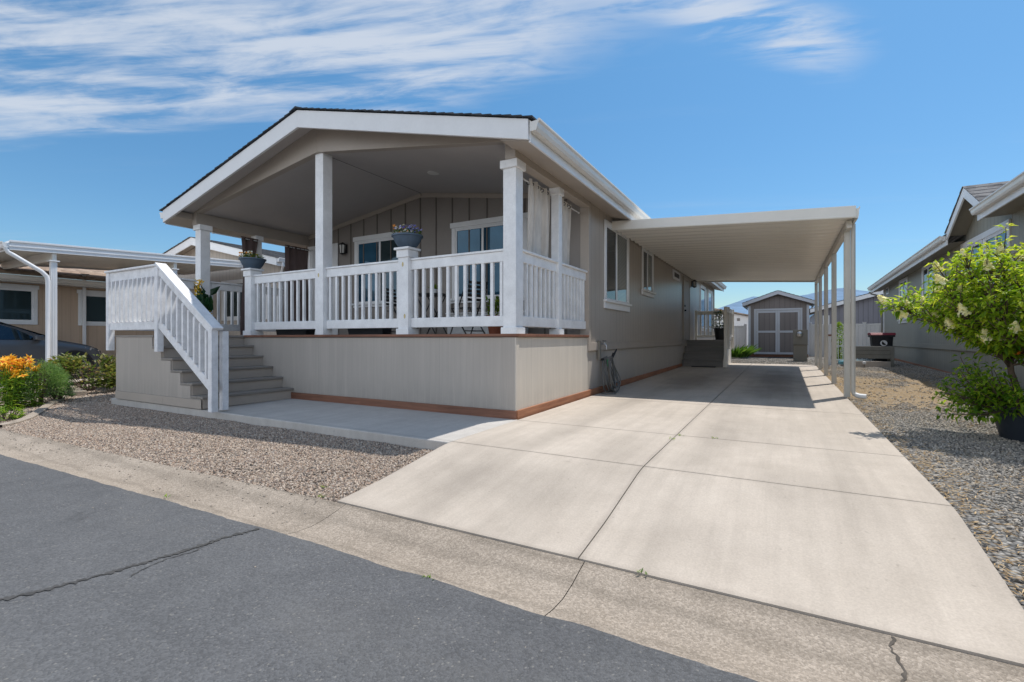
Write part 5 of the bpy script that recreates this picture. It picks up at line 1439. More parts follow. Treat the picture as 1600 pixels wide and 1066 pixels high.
# ------------------------------------------------------------------ potted hydrangea tree in front of it
def hydrangea():
    t = thing('hydrangea_tree', (2.06, 6.72, zgr(6.7)), 'hydrangea standard with creamy flower heads and bright leaves rooted in a dark blue pot', 'tree')
    rs = random.Random(21); z0 = zgr(6.7)
    px, py = 2.13, 6.72
    m = MB(); m.lathe([(0, 0), (.20, 0), (.215, .02), (.285, .30), (.305, .31), (.305, .35), (.28, .355), (.27, .31), (0, .30)], (px, py, z0), 36); m.build('pot', M['pot_dark'], t, smooth=True)
    m = MB(); m.lathe([(0, 0), (.268, 0), (.268, .012), (0, .03)], (px, py, z0 + .298), 24); m.build('soil', M['soil'], t)
    wood = MB(); lv = MB(); bl = MB()
    fork = Vector((1.99, 6.74, .80))
    wood.tube([(px - .05, py, z0 + .3), (px - .10, py, .52), (fork.x + .01, fork.y, .66), fork], [.034, .028, .025, .024], 10)
    def bloom(p, d, s):
        d = Vector(d).normalized(); a = d.orthogonal().normalized(); b = d.cross(a)
        for i in range(150):
            u = rs.random() ** .9; q = rs.uniform(0, 6.28); r = s * .52 * (1 - u) ** .7 * rs.uniform(.55, 1)
            c = p + d * (u * s) + (a * math.cos(q) + b * math.sin(q)) * r
            nrm = ((a * math.cos(q) + b * math.sin(q)) * .8 + d * .5 + Vector((0, 0, .3))).normalized()
            e1 = nrm.orthogonal().normalized(); e2 = nrm.cross(e1); w = rs.uniform(.010, .016); ph = rs.uniform(0, 1.5)
            v = rs.random()
            for k in range(2):
                f1 = (e1 * math.cos(ph + k * 1.57) + e2 * math.sin(ph + k * 1.57)) * w; f2 = nrm.cross(f1) * .45
                bl.quad(c - f1 - f2, c + f1 - f2, c + f1 + f2, c - f1 + f2, v)
    def leaf_pair(p, d, k, L):
        d = Vector(d).normalized(); a = d.orthogonal().normalized(); b = d.cross(a); q = k * 1.57 + rs.uniform(-.4, .4)
        for s in (1, -1):
            o = (a * math.cos(q) + b * math.sin(q)) * s
            dr = (o + d * .55 + Vector((0, 0, rs.uniform(-.15, .35)))).normalized()
            pet = p + dr * .025
            lv.leaf(pet, dr, Vector((0, 0, 1)) + Vector((rs.uniform(-.5, .5), rs.uniform(-.5, .5), 0)), L * rs.uniform(.5, 1.3), L * rs.uniform(.36, .56), .3, rs.uniform(.4, 1.4), min(1, max(0, rs.gauss(.5, .26) + (p.z - 1.3) * .35)))
    def twig(p, d, length, tip, dens=.05, L=.088):
        d = Vector(d).normalized(); n = max(3, int(length / dens)); pts = [p.copy()]; q = p.copy()
        for i in range(n):
            d = (d + Vector((rs.uniform(-.12, .12), rs.uniform(-.12, .12), rs.uniform(-.02, .12)))).normalized()
            q = q + d * (length / n); pts.append(q.copy())
            if i > 0: leaf_pair(q, d, i, L * (1 - .3 * i / n))
        wood.tube(pts, [lerp(.007, .003, i / n) for i in range(n + 1)], 5)
        if tip: bloom(q, d + Vector((0, 0, .3)), rs.uniform(.08, .125))
        else:
            for k in range(3): leaf_pair(q, d, k, L * .6)
    ends = [(1.10, 6.70, 1.32), (1.48, 6.45, 1.44), (1.55, 6.9, 1.62), (1.60, 6.4, 1.20), (1.62, 6.5, 1.70), (1.62, 7.1, 1.40), (1.72, 6.3, 1.62), (1.75, 7.0, 1.76), (1.9, 6.6, 1.76),
            (2.05, 6.2, 1.62), (2.15, 7.0, 1.74), (2.3, 6.5, 1.70), (2.5, 6.8, 1.72), (2.6, 6.3, 1.60), (2.75, 6.9, 1.62), (2.45, 7.3, 1.50), (1.75, 7.4, 1.45), (1.75, 6.2, 1.25),
            (2.0, 6.0, 1.25), (2.4, 6.05, 1.30), (2.8, 6.5, 1.25), (1.70, 6.85, 1.08), (1.85, 6.25, 1.02), (2.25, 6.15, .98), (1.58, 6.75, 1.15), (2.6, 6.4, .98), (1.75, 6.5, 1.0), (2.05, 6.45, 1.05), (2.3, 6.4, 1.1), (1.38, 6.8, 1.34)]
    for e in ends:
        e = Vector(e); s = fork + Vector((rs.uniform(-.02, .02), rs.uniform(-.02, .02), rs.uniform(-.10, .08)))
        mid = s.lerp(e, .45) + Vector((0, 0, rs.uniform(-.02, .12)))
        pts = []
        for i in range(11):
            t_ = i / 10; pts.append(s * (1 - t_) ** 2 + mid * 2 * t_ * (1 - t_) + e * t_ * t_ + Vector((rs.uniform(-.01, .01), rs.uniform(-.01, .01), rs.uniform(-.01, .01))))
        wood.tube(pts, [lerp(.011, .004, i / 10) for i in range(11)], 6)
        for i in range(1, 11):
            d = (pts[min(i + 1, 10)] - pts[i - 1]).normalized(); leaf_pair(pts[i], d, i, .088)
            for k in range(4 if i > 5 else 3):
                o = Vector((rs.uniform(-1, 1), rs.uniform(-1, 1), rs.uniform(-.25, .8)))
                twig(pts[i], d * .7 + o * .9, rs.uniform(.12, .34), rs.random() < .06)
        twig(pts[10], (pts[10] - pts[8]), rs.uniform(.06, .14), rs.random() < .7 or e.x < 1.5)
        if e.x < 1.2:
            for k in (6, 8, 9): twig(pts[k], Vector((-.5, rs.uniform(-.6, .3), .7)), .14, True)
    # suckers round the pot
    for i in range(92):
        a = rs.uniform(2.2, 5.4) if i < 80 else rs.uniform(0, 6.28); r = rs.uniform(.05, .24)
        p = Vector((px - .05 + r * math.cos(a), py + r * math.sin(a), z0 + rs.uniform(.28, .36)))
        twig(p, (math.cos(a), math.sin(a) * .8, rs.uniform(-.4, 1.3)), rs.uniform(.20, .60), False, .05, .085)
    wood.build('trunk', M['bark'], t, smooth='all'); lv.build('crown', M['leaf_hyd'], t, attr=True); bl.build('flower_heads', M['bloom'], t, attr=True)
    m = MB()
    for i in range(14):
        c = Vector((2.05 + rs.uniform(-.12, .15), 6.55 + rs.uniform(-.1, .1), rs.uniform(.72, .95)))
        m.leaf(c, (rs.uniform(-1, 1), rs.uniform(-1, 0), rs.uniform(-.5, .5)), (0, 0, 1), .045, .03)
    m.build('withered_leaves', M['flower_orange'], t, attr=True)
hydrangea()

# ------------------------------------------------------------------ neighbours on the left
o = sheet([-18.4, -16.4, -14.4], [2.46, 3.2, 4, 7, 9.4], lambda x, y: pl(y, [(2.46, -.19), (3.6, -.03), (9.4, .03)])).build('driveway', M['concrete']); tag(o, kind='structure')
tan = thing('bungalow', (-20, 3, 0), 'tan house with white windows and low tan shingle roof behind the parked car', 'house')
TX = -18.0
m = MB(); m.box(TX - .12, TX, -5, 8.9, -.1, 2.62); m.box(TX - 6, TX - .121, 8.78, 8.9, -.1, 2.62); m.build('wall', M['tan_wall'], tan)
FT = Face('x', TX, 1)
window(tan, FT, 3.45, 5.2, 1.38, 2.46, .09, 2, ['blind_teal', 'blind_teal'], head=.11)
window(tan, FT, 6.08, 7.6, 1.38, 2.43, .09, 2, ['blind_teal', 'blind_teal'], head=.11)
window(tan, FT, .4, 2.0, 1.38, 2.46, .09, 2, ['blind_teal', 'blind_teal'], head=.11)
m = MB(); m.box(-17.50, -17.47, -5.3, 9.2, 2.49, 2.66); m.build('fascia', M['gutter_w'], tan)
m = MB(); m.prism([(-17.468 + n, 2.53 + z) for n, z in GUT], 'y', -5.3, 9.2); m.build('gutter', M['gutter_w'], tan)
m = MB(); m.box(-17.50, TX, -5.3, 9.2, 2.50, 2.515); m.build('eave_soffit', M['gutter_w'], tan)
m = MB(); shingle_slope(m, -17.42, 2.665, -22.0, 4.05, -5.35, 9.25, 26); m.build('roof', M['shingle_tan'], tan)

gab = thing('bungalow', (-17.9, 14, 0), 'pale beige house with white gable and grey roof behind the neighbouring carport', 'house')
GX, GZ, GE = -17.9, 4.50, 3.42
m = MB(); m.prism([(-22, -.1), (-13.6, -.1), (-13.6, 3.42), (GX, 4.36), (-22, 3.44)], 'y', 9.5, 9.62); m.build('front_wall', M['beige_wall'], gab)
m = MB(); m.box(-13.72, -13.6, 9.621, 24, -.1, 3.4); m.build('side_wall', M['beige_x'], gab)
def gz(x): return GZ - abs(x - GX) * .232
m = MB()
for s in (-1, 1):
    xe = GX + s * 4.68; m.prism([(GX, GZ), (xe, gz(xe)), (xe, gz(xe) - .23), (GX, GZ - .26)], 'y', 9.12, 9.16)
m.build('fascia', M['white'], gab, bevel=.004)
m = MB()
for s in (-1, 1): shingle_slope(m, GX + s * 4.72, gz(GX + 4.72) + .004, GX, GZ + .012, 9.08, 24.5, 30)
m.build('roof', M['shingle_grey'], gab)
m = MB()
for s in (-1, 1): xe = GX + s * 4.6; m.prism([(GX, GZ - .1), (xe, gz(xe) - .1), (xe, gz(xe) - .12), (GX, GZ - .12)], 'y', 9.161, 9.5)
m.build('soffit', M['beige_x'], gab)
xe = GX + 4.68
m = MB(); m.box(xe - .03, xe - .001, 9.165, 24.4, 3.18, 3.405); m.build('fascia', M['white'], gab)
m = MB(); m.prism([(xe + n, 3.29 + z) for n, z in GUT], 'y', 9.14, 24.4); m.build('gutter', M['white'], gab)
m = MB(); m.tube([(xe + .05, 9.3, 3.29), (xe + .05, 9.3, 3.20), (xe - .12, 9.38, 3.05), (-13.55, 9.46, 2.95), (-13.55, 9.46, .1)], .038, 8); m.build('downspout', M['white'], gab)
FG = Face('y', 9.5, -1)
window(gab, FG, -16.7, -14.2, 1.60, 2.95, .10, 2, ['blind_teal', 'blind_teal'])
# carport in front of it
nc = thing('carport', (-16.4, 6.5, 0), 'white metal carport over the parked grey car in front of the beige gable', 'carport')
NX1, NX0, NY0, NY1 = -14.68, -18.15, 3.79, 9.05
def nz(y): return 3.13 + (y - NY0) * .052
m = MB(); P = []
x = NX0 + .02
while x < NX1 - .18:
    P += [(x, 0), (x + .14, 0), (x + .15, .03), (x + .18, .03), (x + .19, 0)]; x += .19
n = len(P)
for y in (NY0 + .04, NY1 - .04):
    for (xx, dz) in P: m.v.append((xx, y, nz(y) - .15 + dz))
for i in range(n - 1): m.f.append((i, n + i, n + i + 1, i + 1)); m.c.append(.5)
m.add([(NX0 + .02, NY0 + .03, nz(NY0) - .06), (NX1 - .02, NY0 + .03, nz(NY0) - .06), (NX1 - .02, NY1, nz(NY1) - .06), (NX0 + .02, NY1, nz(NY1) - .06)], [(0, 1, 2, 3)])
m.build('roof_panel', M['carport'], nc)
m = MB()
for xx in (NX0, NX1 - .03):
    m.prism([(NY0, nz(NY0)), (NY1, nz(NY1)), (NY1, nz(NY1) - .2), (NY0, nz(NY0) - .2)], 'x', xx, xx + .03)
m.prism([(NY0 - .01, nz(NY0) + .012), (NY1, nz(NY1) + .012), (NY1, nz(NY1) - .03), (NY0 - .01, nz(NY0) - .03)], 'x', NX1 + .001, NX1 + .022)
m.prism([(NY0 - .01, nz(NY0) - .10), (NY1, nz(NY1) - .10), (NY1, nz(NY1) - .13), (NY0 - .01, nz(NY0) - .13)], 'x', NX1 + .001, NX1 + .012)
m.box(NX0 + .03, NX1 - .03, NY0, NY0 + .03, nz(NY0) - .2, nz(NY0)); m.box(NX0 + .03, NX1 - .03, NY1 - .03, NY1, nz(NY1) - .2, nz(NY1))
m.build('fascia', M['white'], nc, bevel=.003)
m = MB(); m.prism([(NY0 - .002 - n_, nz(NY0) - .16 + z) for n_, z in GUT], 'x', NX0, NX1); m.build('gutter', M['white'], nc)
for by in (4.55, 7.1):
    m = MB(); m.box(NX0 + .05, NX1 - .05, by - .04, by + .04, nz(by) - .36, nz(by) - .155); m.build('beam', M['carport'], nc, bevel=.004)
for (px, py) in ((-14.80, 4.55), (-14.80, 7.1), (-17.92, 3.95), (-17.92, 6.2)):
    m = MB(); zt = nz(py) - .361; pw = .055 if px > -16 else .035; m.box(px - pw, px + pw, py - pw, py + pw, -.06, zt - .03)
    if pw > .05: m.box(px + .0555, px + .06, py - .03, py - .01, -.02, zt - .03); m.box(px + .0555, px + .06, py + .01, py + .03, -.02, zt - .03)
    m.box(px - .09, px + .09, py - .09, py + .09, zt - .029, zt - .001)
    m.build('post', M['white'], nc, origin=(px, py, 0), bevel=.006)
m = MB(); m.tube([(-14.73, 3.74, 2.98), (-14.72, 3.78, 2.88), (-14.71, 3.9, 2.80), (-14.71, 4.32, 2.52), (-14.71, 4.41, 2.42), (-14.71, 4.43, 2.3), (-14.71, 4.43, .12), (-14.68, 4.36, .03)], .045, 12); m.build('downspout', M['white'], nc, smooth=True)

# parked car
car = thing('parked_car', (-16.3, 3.5, 0), 'grey compact sedan parked nose-in under the white carport on the left', 'car')
CXC, CNY = -16.3, 5.80
ST = [(0, .34, .60, .60, .50), (.06, .26, .66, .68, .66), (.2, .20, .74, .76, .78), (.5, .18, .82, .85, .86), (.9, .18, .88, .92, .895), (1.30, .18, .92, .985, .90), (1.55, .18, .93, 1.10, .90), (1.95, .18, .935, 1.30, .90), (2.3, .18, .94, 1.40, .90),
      (2.7, .18, .945, 1.435, .90), (3.1, .18, .95, 1.42, .90), (3.5, .18, .96, 1.35, .895), (3.85, .19, .97, 1.20, .885), (4.1, .2, .98, 1.06, .87), (4.35, .22, .97, 1.01, .83), (4.5, .28, .92, .95, .76), (4.56, .36, .80, .82, .66)]
def sm(s): return s * .74 if s < 1.3 else (lerp(.962, 2.45, (s - 1.3) / 1.4) if s < 2.7 else lerp(2.45, 4.56, (s - 2.7) / 1.86))
ST = [(sm(a[0]),) + a[1:] for a in ST]
def sect(lo, be, to, hw):
    p = [(hw - .10, lo), (hw - .015, lo + .10), (hw, .52), (hw - .008, .68), (hw - .02, .80 if be > .85 else be - .03), (hw - .055, be)]
    if to > be + .1: k = to - be; p += [(hw - .06 - k * .42, to - .075), (hw - .14 - k * .45, to - .02), (hw * .42, to + .012), (0, to + .02)]
    else: p += [(hw - .10, be + (to - be) * .5), (hw - .22, to - .008), (hw * .42, to + .006), (0, to + .012)]
    return p
m = MB(); rows = []
for (s, lo, be, to, hw) in ST:
    p = sect(lo, be, to, hw); full = p + [(-x, z) for x, z in reversed(p[:-1])]
    rows.append([(CXC + x, CNY - s, z) for x, z in full])
n = len(rows[0])
for r in rows: m.v += r
for i in range(len(rows) - 1):
    for k in range(n - 1): a = i * n + k; m.f.append((a, a + n, a + n + 1, a + 1)); m.c.append(.5)
    m.f.append((i * n + n - 1, (i + 1) * n + n - 1, (i + 1) * n, i * n)); m.c.append(.5)
m.f.append(tuple(range(n))); m.f.append(tuple(range((len(rows) - 1) * n + n - 1, (len(rows) - 1) * n - 1, -1))); m.c += [.5, .5]
m.build('body', M['car_paint'], car, smooth=True)
def side_x(s, z, off=.006):
    hw = pl(s, [(a[0], a[4]) for a in ST]); be = pl(s, [(a[0], a[2]) for a in ST])
    if z <= be: return hw - .055 * max(0, (z - .8) / (be - .8)) + off if z > .8 else hw - .02 * max(0, (z - .52) / .28) + off
    return hw - .055 - (z - be) * .42 + off
def patch(poly, mat, name, par, side, off=.007):
    m = MB(); idx = []
    for s, z in [(sm(a), b_) for a, b_ in poly]: m.v.append((CXC + side * side_x(s, z, off), CNY - s, z))
    m.f.append(tuple(range(len(poly))) if side > 0 else tuple(reversed(range(len(poly))))); m.c.append(.5)
    return m.build(name, M[mat], par)
for sd in (1, -1):
    patch([(1.62, .975), (1.66, .965), (2.50, .975), (2.50, 1.345), (2.25, 1.325), (1.98, 1.22)], 'glass', 'window', car, sd)
    patch([(2.58, .975), (3.35, .985), (3.42, 1.25), (3.1, 1.335), (2.58, 1.35)], 'glass', 'window', car, sd)
    patch([(3.42, .99), (3.72, 1.005), (3.75, 1.09), (3.50, 1.22)], 'glass', 'window', car, sd)
    m = MB()
    for ss in (sm(1.52), sm(2.54), sm(3.4)):
        for z0_, z1_ in ((.30, .5), (.5, .7), (.7, .93)):
            m.quad((CXC + sd * side_x(ss, z0_, .004), CNY - ss + .004, z0_), (CXC + sd * side_x(ss, z0_, .004), CNY - ss - .004, z0_), (CXC + sd * side_x(ss, z1_, .004), CNY - ss - .004, z1_), (CXC + sd * side_x(ss, z1_, .004), CNY - ss + .004, z1_))
    m.build('door_seam', M['rubber'], car)
    for ss in (sm(2.38), sm(3.25)):
        xx = CXC + sd * (side_x(ss, .85) + .012); m = MB(); m.tube([(xx - sd * .015, CNY - ss + .09, .86), (xx + sd * .012, CNY - ss + .06, .865), (xx + sd * .012, CNY - ss - .06, .865), (xx - sd * .015, CNY - ss - .09, .86)], .014, 8); m.build('door_handle', M['chrome'], car, smooth=True)
    m = MB(); xx = CXC + sd * .94; m.add([], []); m.box(xx - .09, xx + .09, CNY - 1.42, CNY - 1.26, .96, 1.08); m.build('mirror', M['car_paint'], car, bevel=.03)
    for ss in (.66, 3.46):
        cy_, cz_ = CNY - ss, .31
        xa = CXC + sd * (side_x(ss, .55) - .005)
        def ring(m, r, x, n=32):
            o0 = len(m.v)
            for k in range(n): a = 6.2832 * k / n; m.v.append((x, cy_ + r * math.cos(a), cz_ + r * math.sin(a)))
            return o0
        def loft(prof, mat, name, par):
            m = MB(); n = 32; os_ = [ring(m, r, x) for r, x in prof]
            for a, b in zip(os_, os_[1:]):
                for k in range(n): m.f.append((a + k, a + (k + 1) % n, b + (k + 1) % n, b + k)); m.c.append(.5)
            m.f.append(tuple(range(os_[0], os_[0] + n))); m.f.append(tuple(range(os_[-1], os_[-1] + n))); m.c += [.5, .5]
            return m.build(name, M[mat], par, smooth=True)
        loft([(.395, xa - sd * .02), (.395, xa + sd * .012), (.36, xa + sd * .014)], 'rubber', 'wheel_arch', car)
        w = loft([(.28, xa - sd * .1), (.318, xa + sd * .02), (.318, xa + sd * .04), (.30, xa + sd * .05), (.22, xa + sd * .05)], 'rubber', 'wheel', car)
        m = MB(); m.tube([(xa + sd * .048, cy_, cz_), (xa + sd * .058, cy_, cz_)], .05, 14)
        for k in range(5):
            a = k * 1.2566 + .3; m.beam((xa + sd * .055, cy_ + .04 * math.cos(a), cz_ + .04 * math.sin(a)), (xa + sd * .055, cy_ + .21 * math.cos(a), cz_ + .21 * math.sin(a)), .05, .012, (1, 0, 0))
        for k in range(28):
            a, b = 6.2832 * k / 28, 6.2832 * (k + 1) / 28; m.beam((xa + sd * .055, cy_ + .21 * math.cos(a), cz_ + .21 * math.sin(a)), (xa + sd * .055, cy_ + .21 * math.cos(b), cz_ + .21 * math.sin(b)), .022, .014, (1, 0, 0))
        m.build('rim', M['chrome'], w)
    patch([(.10, .60), (.45, .70), (.62, .79), (.40, .77), (.16, .70)], 'chrome', 'headlight', car, sd, .004)
def roofpatch(s0, z0_, s1, z1_, w0, w1, name):
    m = MB(); s0, s1 = sm(s0), sm(s1); m.quad((CXC - w0, CNY - s0, z0_), (CXC + w0, CNY - s0, z0_), (CXC + w1, CNY - s1, z1_), (CXC - w1, CNY - s1, z1_)); m.build(name, M['glass'], car)
roofpatch(1.36, 1.035, 2.22, 1.402, .70, .56, 'windscreen'); roofpatch(4.02, 1.115, 3.48, 1.375, .66, .56, 'rear_window')

# planting bed with its kerb
kp = [(-9.25, 2.28), (-9.35, 2.46), (-9.62, 2.68), (-10.05, 2.92), (-10.7, 3.22), (-11.4, 3.6), (-11.9, 3.86), (-12.6, 4.02), (-13.6, 4.1)]
m = MB(); P = []
for (a, b) in zip(kp, kp[1:]):
    for i in range(6): P.append((lerp(a[0], b[0], i / 6), lerp(a[1], b[1], i / 6)))
for i, (x, y) in enumerate(P):
    q, r_ = P[min(i + 1, len(P) - 1)], P[max(i - 1, 0)]
    d = Vector((q[0] - r_[0], q[1] - r_[1])).normalized(); nx_, ny_ = -d.y, d.x; z = zgl(y)
    for a, h in ((-.06, -.06), (-.055, .045), (.055, .05), (.06, -.06)): m.v.append((x + nx_ * a, y + ny_ * a, z + h + .006 * noise.noise((x * 4, y * 4, 0))))
    if i:
        for k in range(3): b_ = 4 * i + k; m.f.append((b_ - 4, b_ - 3, b_ + 1, b_)); m.c.append(.5)
o = m.build('planting_kerb', M['curb'], None, origin=(-11, 3.3, 0), smooth=True); tag(o, 'curved low concrete kerb edging the flower bed by the street', 'kerb')
soil = MB(); N = len(P)
for x, y in P: soil.v.append((x, y, zgl(y) + .02))
for x, y in P: soil.v.append((x - 1.6, max(2.47, y - .1) if x > -9.6 else y + .15 - .9 * 0, zgl(y) + .03))
for i in range(N - 1): soil.f.append((i, i + 1, N + i + 1, N + i)); soil.c.append(.5)
o = soil.build('soil_bed', M['soil']); tag(o, kind='structure')
def lily(x, y, h, seed, label):
    rs = random.Random(seed); z0 = zgl(y); t = thing('lily_clump', (x, y, z0), label, 'flowers')
    lv = MB(); fl = MB()
    for i in range(34):
        bx_, by_ = x + rs.gauss(0, .11), y + rs.gauss(0, .10); hh = h * rs.uniform(.55, 1.0)
        top = Vector((bx_ + rs.uniform(-.07, .07), by_ + rs.uniform(-.07, .07), z0 + hh)); b = Vector((bx_, by_, z0))
        lv.tube([b, b.lerp(top, .5), top], .006, 5, val=.4)
        for k in range(26):
            q = b.lerp(top, .04 + .9 * k / 26); a = k * 2.4 + i
            lv.leaf(q, (math.cos(a), math.sin(a), rs.uniform(.1, .7)), (0, 0, 1), rs.uniform(.09, .16), .020, .2, .9, rs.random())
        if hh > h * .68:
            for j in range(3):
                ax = Vector((rs.uniform(-.7, .9), rs.uniform(-1, .4), rs.uniform(.1, 1))).normalized(); c = top + Vector((rs.uniform(-.07, .07), rs.uniform(-.07, .07), rs.uniform(-.03, .05)))
                e1 = ax.orthogonal().normalized(); e2 = ax.cross(e1)
                for k in range(6):
                    q = k * 1.047 + (k % 2) * .1; d = e1 * math.cos(q) + e2 * math.sin(q) + ax * .55
                    v = rs.uniform(.45, 1); fl.leaf(c, d, ax, .082, .034, .2, .8, v)
                    fl.leaf(c + ax * .003, d, ax, .040, .018, .2, .5, rs.uniform(0, .25))
    lv.build('leaves', M['leaf_lime'], t, attr=True); fl.build('flowers', M['flower_lily'], t, attr=True)
lily(-10.95, 2.90, .84, 31, 'clump of orange and yellow lilies in the flower bed by the street')
def bushy(name, x, y, r, h, n, L, W, mat, label, seed, extra=None, cat='shrub'):
    rs = random.Random(seed); z0 = zgl(y); t = thing(name, (x, y, z0), label, cat)
    lv = MB(); wd = MB(); fl = MB()
    for i in range(26):
        a = rs.uniform(0, 6.28); e = Vector((x + r * .85 * math.cos(a) * rs.random(), y + r * .85 * math.sin(a) * rs.random(), z0 + h * rs.uniform(.4, .9)))
        wd.tube([(x + .05 * math.cos(a), y + .05 * math.sin(a), z0), e], [.008, .003], 5)
    lumps = [(rs.uniform(0, 6.28), rs.uniform(-.1, 1), rs.uniform(.7, 1.12)) for _ in range(26)]
    for i in range(n):
        a, el, k = rs.choice(lumps); a += rs.gauss(0, .22); el += rs.gauss(0, .2); k *= rs.uniform(.55, 1) ** .6
        d = Vector((math.cos(a) * math.cos(el), math.sin(a) * math.cos(el), max(-.05, math.sin(el))))
        p = Vector((x, y, z0 + h * .22)) + Vector((d.x * r * k, d.y * r * k, d.z * h * .78 * k))
        p.z = max(p.z, z0 + .02)
        o = d + Vector((rs.uniform(-.8, .8), rs.uniform(-.8, .8), rs.uniform(-.3, .8)))
        lv.leaf(p, o, (0, 0, 1), L * rs.uniform(.6, 1.2), W * rs.uniform(.7, 1.2), .3, .6, min(1, max(0, rs.gauss(.5, .25))))
        if extra and rs.random() < extra[1]and el > .25 and k > .75:
            for q in range(9): fl.leaf(p + Vector((rs.uniform(-.04, .04), rs.uniform(-.04, .04), rs.uniform(.0, .03))), (rs.uniform(-1, 1), rs.uniform(-1, 1), rs.uniform(0, 1)), (0, 0, 1), .03, .022, val=rs.random())
    wd.build('stems', M['bark'], t); lv.build('foliage', M[mat], t, attr=True)
    if extra: fl.build('flowers', M[extra[0]], t, attr=True)
bushy('feathery_shrub', -11.10, 3.22, .42, .80, 7500, .05, .010, 'leaf_fern', 'feathery blue-green shrub between the lilies and the carport post', 41)
bushy('feathery_shrub', -11.35, 3.55, .26, .50, 1700, .05, .010, 'leaf_fern', 'smaller feathery tuft at the foot of the carport post', 42)
bushy('hydrangea_shrub', -12.55, 4.42, .80, .78, 3400, .10, .055, 'leaf_rust', 'low round shrub with faded pink heads between the carport post and stairs', 43, ('flower_pink', .05))
bushy('low_plant', -9.95, 2.55, .18, .20, 380, .06, .02, 'leaf_lime', 'small bright green plant at the front tip of the flower bed', 44, None, 'plant')
bushy('low_plant', -12.0, 5.0, .30, .35, 500, .08, .035, 'leaf_lime', 'small light green plant close to the corner of the stair wall', 45, None, 'plant')
for k, (x, y) in enumerate([(-11.95, 4.02), (-12.35, 4.1)]):
    m = MB(); m.box(x - .19, x + .19, y - .10, y + .10, zgl(y) - .02, zgl(y) + .10); o = m.build('edging_block', M['curb'], None, origin=(x, y, zgl(y)), bevel=.02)
    tag(o, ['pale concrete edging block at the bend of the flower bed kerb', 'pale concrete edging block under the front of the round shrub'][k], 'block')

# ------------------------------------------------------------------ sky, sun, camera
w = bpy.data.worlds.new('World'); S.world = w; w.use_nodes = True
nt = w.node_tree; nt.nodes.clear()
out = nn(nt, 'ShaderNodeOutputWorld'); bg = nn(nt, 'ShaderNodeBackground'); bgc = nn(nt, 'ShaderNodeBackground'); mx = nn(nt, 'ShaderNodeMixShader')
sky = nn(nt, 'ShaderNodeTexSky'); sky.sky_type = 'NISHITA'; sky.sun_disc = False
sky.sun_elevation = ELEV; sky.sun_rotation = AZ; sky.altitude = 300; sky.air_density = 1.0; sky.dust_density = .4; sky.ozone_density = 1.6
tcs = nn(nt, 'ShaderNodeTexCoord'); gs_ = nn(nt, 'ShaderNodeSeparateXYZ'); lk(nt, tcs.outputs['Generated'], gs_.inputs[0]); gsp = gs_.outputs[2]
hs = nn(nt, 'ShaderNodeHueSaturation'); hs.inputs['Saturation'].default_value = 1.22; lk(nt, sky.outputs[0], hs.inputs['Color'])
lk(nt, mixc(nt, 1., mixc(nt, 1., hs.outputs[0], (.98, 1.14, 1.03), 'MULTIPLY'), ramp(nt, gsp, [(0, (.61, .575, .66)), (.16, (.74, .75, .85)), (.5, (.97, .98, 1))]), 'MULTIPLY'), bg.inputs['Color']); bg.inputs['Strength'].default_value = .15
# cirrus on a flat layer overhead: p = direction.xy / (z + .0)
tc = nn(nt, 'ShaderNodeTexCoord'); sp = nn(nt, 'ShaderNodeSeparateXYZ'); lk(nt, tc.outputs['Generated'], sp.inputs[0])
zc = math_n(nt, 'MAXIMUM', sp.outputs[2], .06)
px = math_n(nt, 'DIVIDE', sp.outputs[0], zc); py = math_n(nt, 'DIVIDE', sp.outputs[1], zc)
s_ = math_n(nt, 'ADD', math_n(nt, 'MULTIPLY', px, .935), math_n(nt, 'MULTIPLY', py, .354))
q_ = math_n(nt, 'ADD', math_n(nt, 'MULTIPLY', px, -.354), math_n(nt, 'MULTIPLY', py, .935))
cv = nn(nt, 'ShaderNodeCombineXYZ'); lk(nt, math_n(nt, 'MULTIPLY', s_, .42), cv.inputs[0]); lk(nt, math_n(nt, 'MULTIPLY', q_, 3.0), cv.inputs[1])
n1 = noise_tex(nt, cv.outputs[0], 1.5, 8, .62, .55)
cv2 = nn(nt, 'ShaderNodeCombineXYZ'); lk(nt, math_n(nt, 'MULTIPLY', s_, 1.6), cv2.inputs[0]); lk(nt, math_n(nt, 'MULTIPLY', q_, 5.0), cv2.inputs[1])
n2 = noise_tex(nt, cv2.outputs[0], 1.5, 6, .6, .5)
edge = math_n(nt, 'ADD', math_n(nt, 'ADD', q_, maprange(nt, s_, -.75, .1, 0, .26)), math_n(nt, 'MULTIPLY', math_n(nt, 'SUBTRACT', n1, .5), .8))
bank = math_n(nt, 'MULTIPLY', maprange(nt, edge, 2.16, 1.80), maprange(nt, math_n(nt, 'ADD', s_, math_n(nt, 'MULTIPLY', math_n(nt, 'SUBTRACT', n2, .5), .8)), .34, -.18))
wq = math_n(nt, 'ABSOLUTE', math_n(nt, 'SUBTRACT', q_, math_n(nt, 'ADD', math_n(nt, 'MULTIPLY', s_, .62), 1.30)))
wisp = math_n(nt, 'MULTIPLY', maprange(nt, wq, .24, .02), math_n(nt, 'MULTIPLY', maprange(nt, s_, 1.08, .7), maprange(nt, s_, -.1, .15)))
tex = math_n(nt, 'ADD', math_n(nt, 'MULTIPLY', n1, .55), math_n(nt, 'MULTIPLY', n2, .45))
c1 = math_n(nt, 'MULTIPLY', bank, maprange(nt, tex, .37, .60))
c2 = math_n(nt, 'MULTIPLY', wisp, maprange(nt, n2, .36, .64))
cl = math_n(nt, 'MINIMUM', math_n(nt, 'ADD', c1, math_n(nt, 'MULTIPLY', c2, .95)), 1)
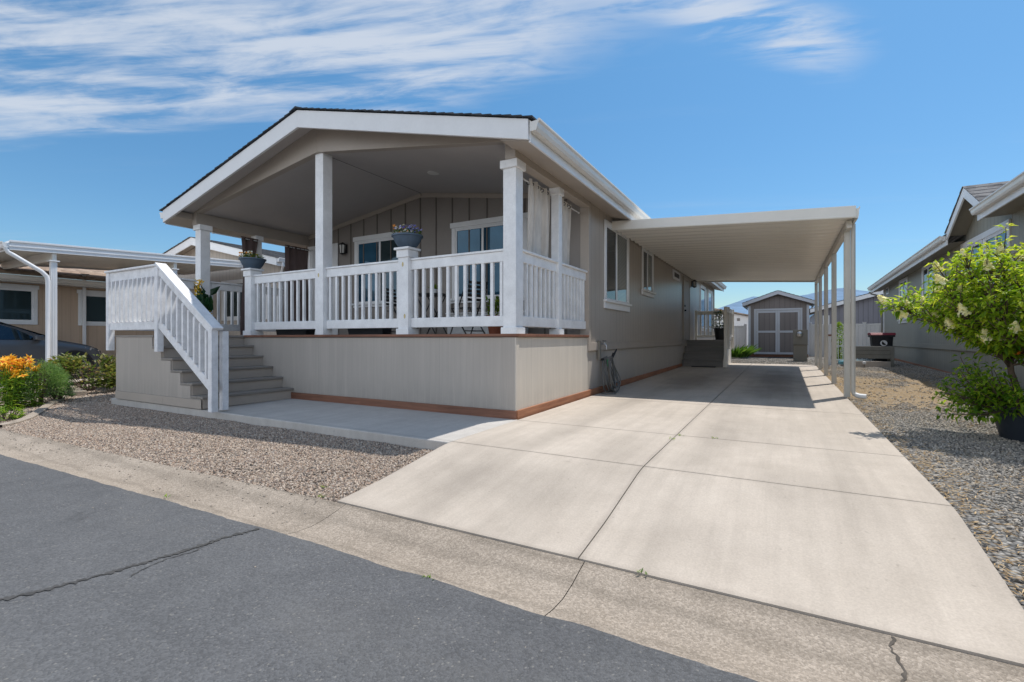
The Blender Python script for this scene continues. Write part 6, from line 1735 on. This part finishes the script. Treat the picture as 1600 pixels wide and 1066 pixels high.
thin = math_n(nt, 'MULTIPLY', maprange(nt, noise_tex(nt, cv.outputs[0], .7, 6, .6, .4), .55, .8), .12)
cl = math_n(nt, 'MULTIPLY', math_n(nt, 'MINIMUM', math_n(nt, 'ADD', cl, thin), 1), .80)
bgc.inputs['Color'].default_value = (.74, .79, .87, 1); bgc.inputs['Strength'].default_value = .95
lk(nt, cl, mx.inputs[0]); lk(nt, bg.outputs[0], mx.inputs[1]); lk(nt, bgc.outputs[0], mx.inputs[2]); # unseen cloud bank added behind the camera to fill the shaded fronts
bg_fill = nn(nt, 'ShaderNodeBackground'); bg_fill.inputs['Color'].default_value = (.86, .93, 1.03, 1); bg_fill.inputs["Strength"].default_value = 1.95
bk = math_n(nt, 'MULTIPLY', maprange(nt, sp.outputs[1], -.02, -.45), maprange(nt, sp.outputs[2], -.02, .12))
bk = math_n(nt, 'MULTIPLY', bk, maprange(nt, sp.outputs[2], .62, .26))
bk = math_n(nt, 'MULTIPLY', bk, maprange(nt, noise_tex(nt, tc.outputs['Generated'], 2.2, 6, .6, .3), .30, .56, .25, 1))
mx2 = nn(nt, 'ShaderNodeMixShader'); lk(nt, bk, mx2.inputs[0]); lk(nt, mx.outputs[0], mx2.inputs[1]); lk(nt, bg_fill.outputs[0], mx2.inputs[2])
lk(nt, mx2.outputs[0], out.inputs['Surface'])

sl = bpy.data.lights.new('sun', 'SUN'); sl.energy = 4.2; sl.angle = R(.53); sl.color = (1, .955, .89)
so = bpy.data.objects.new('sun', sl); COL.objects.link(so); so.rotation_euler = SUN_DIR.to_track_quat('Z', 'Y').to_euler(); so.location = (0, 0, 30)

cam = bpy.data.cameras.new('camera'); cam.sensor_width = 36; cam.lens = 755 / 1600 * 36; cam.shift_y = -4 / 1600; cam.clip_end = 9000; cam.clip_start = .05
co = bpy.data.objects.new('camera', cam); COL.objects.link(co); co.location = (0, 0, 1.0); co.rotation_euler = (R(90), 0, R(29.4)); S.camera = co
S.view_settings.view_transform = 'Standard'; S.view_settings.look = 'None'; S.view_settings.exposure = 0
S.render.film_transparent = False
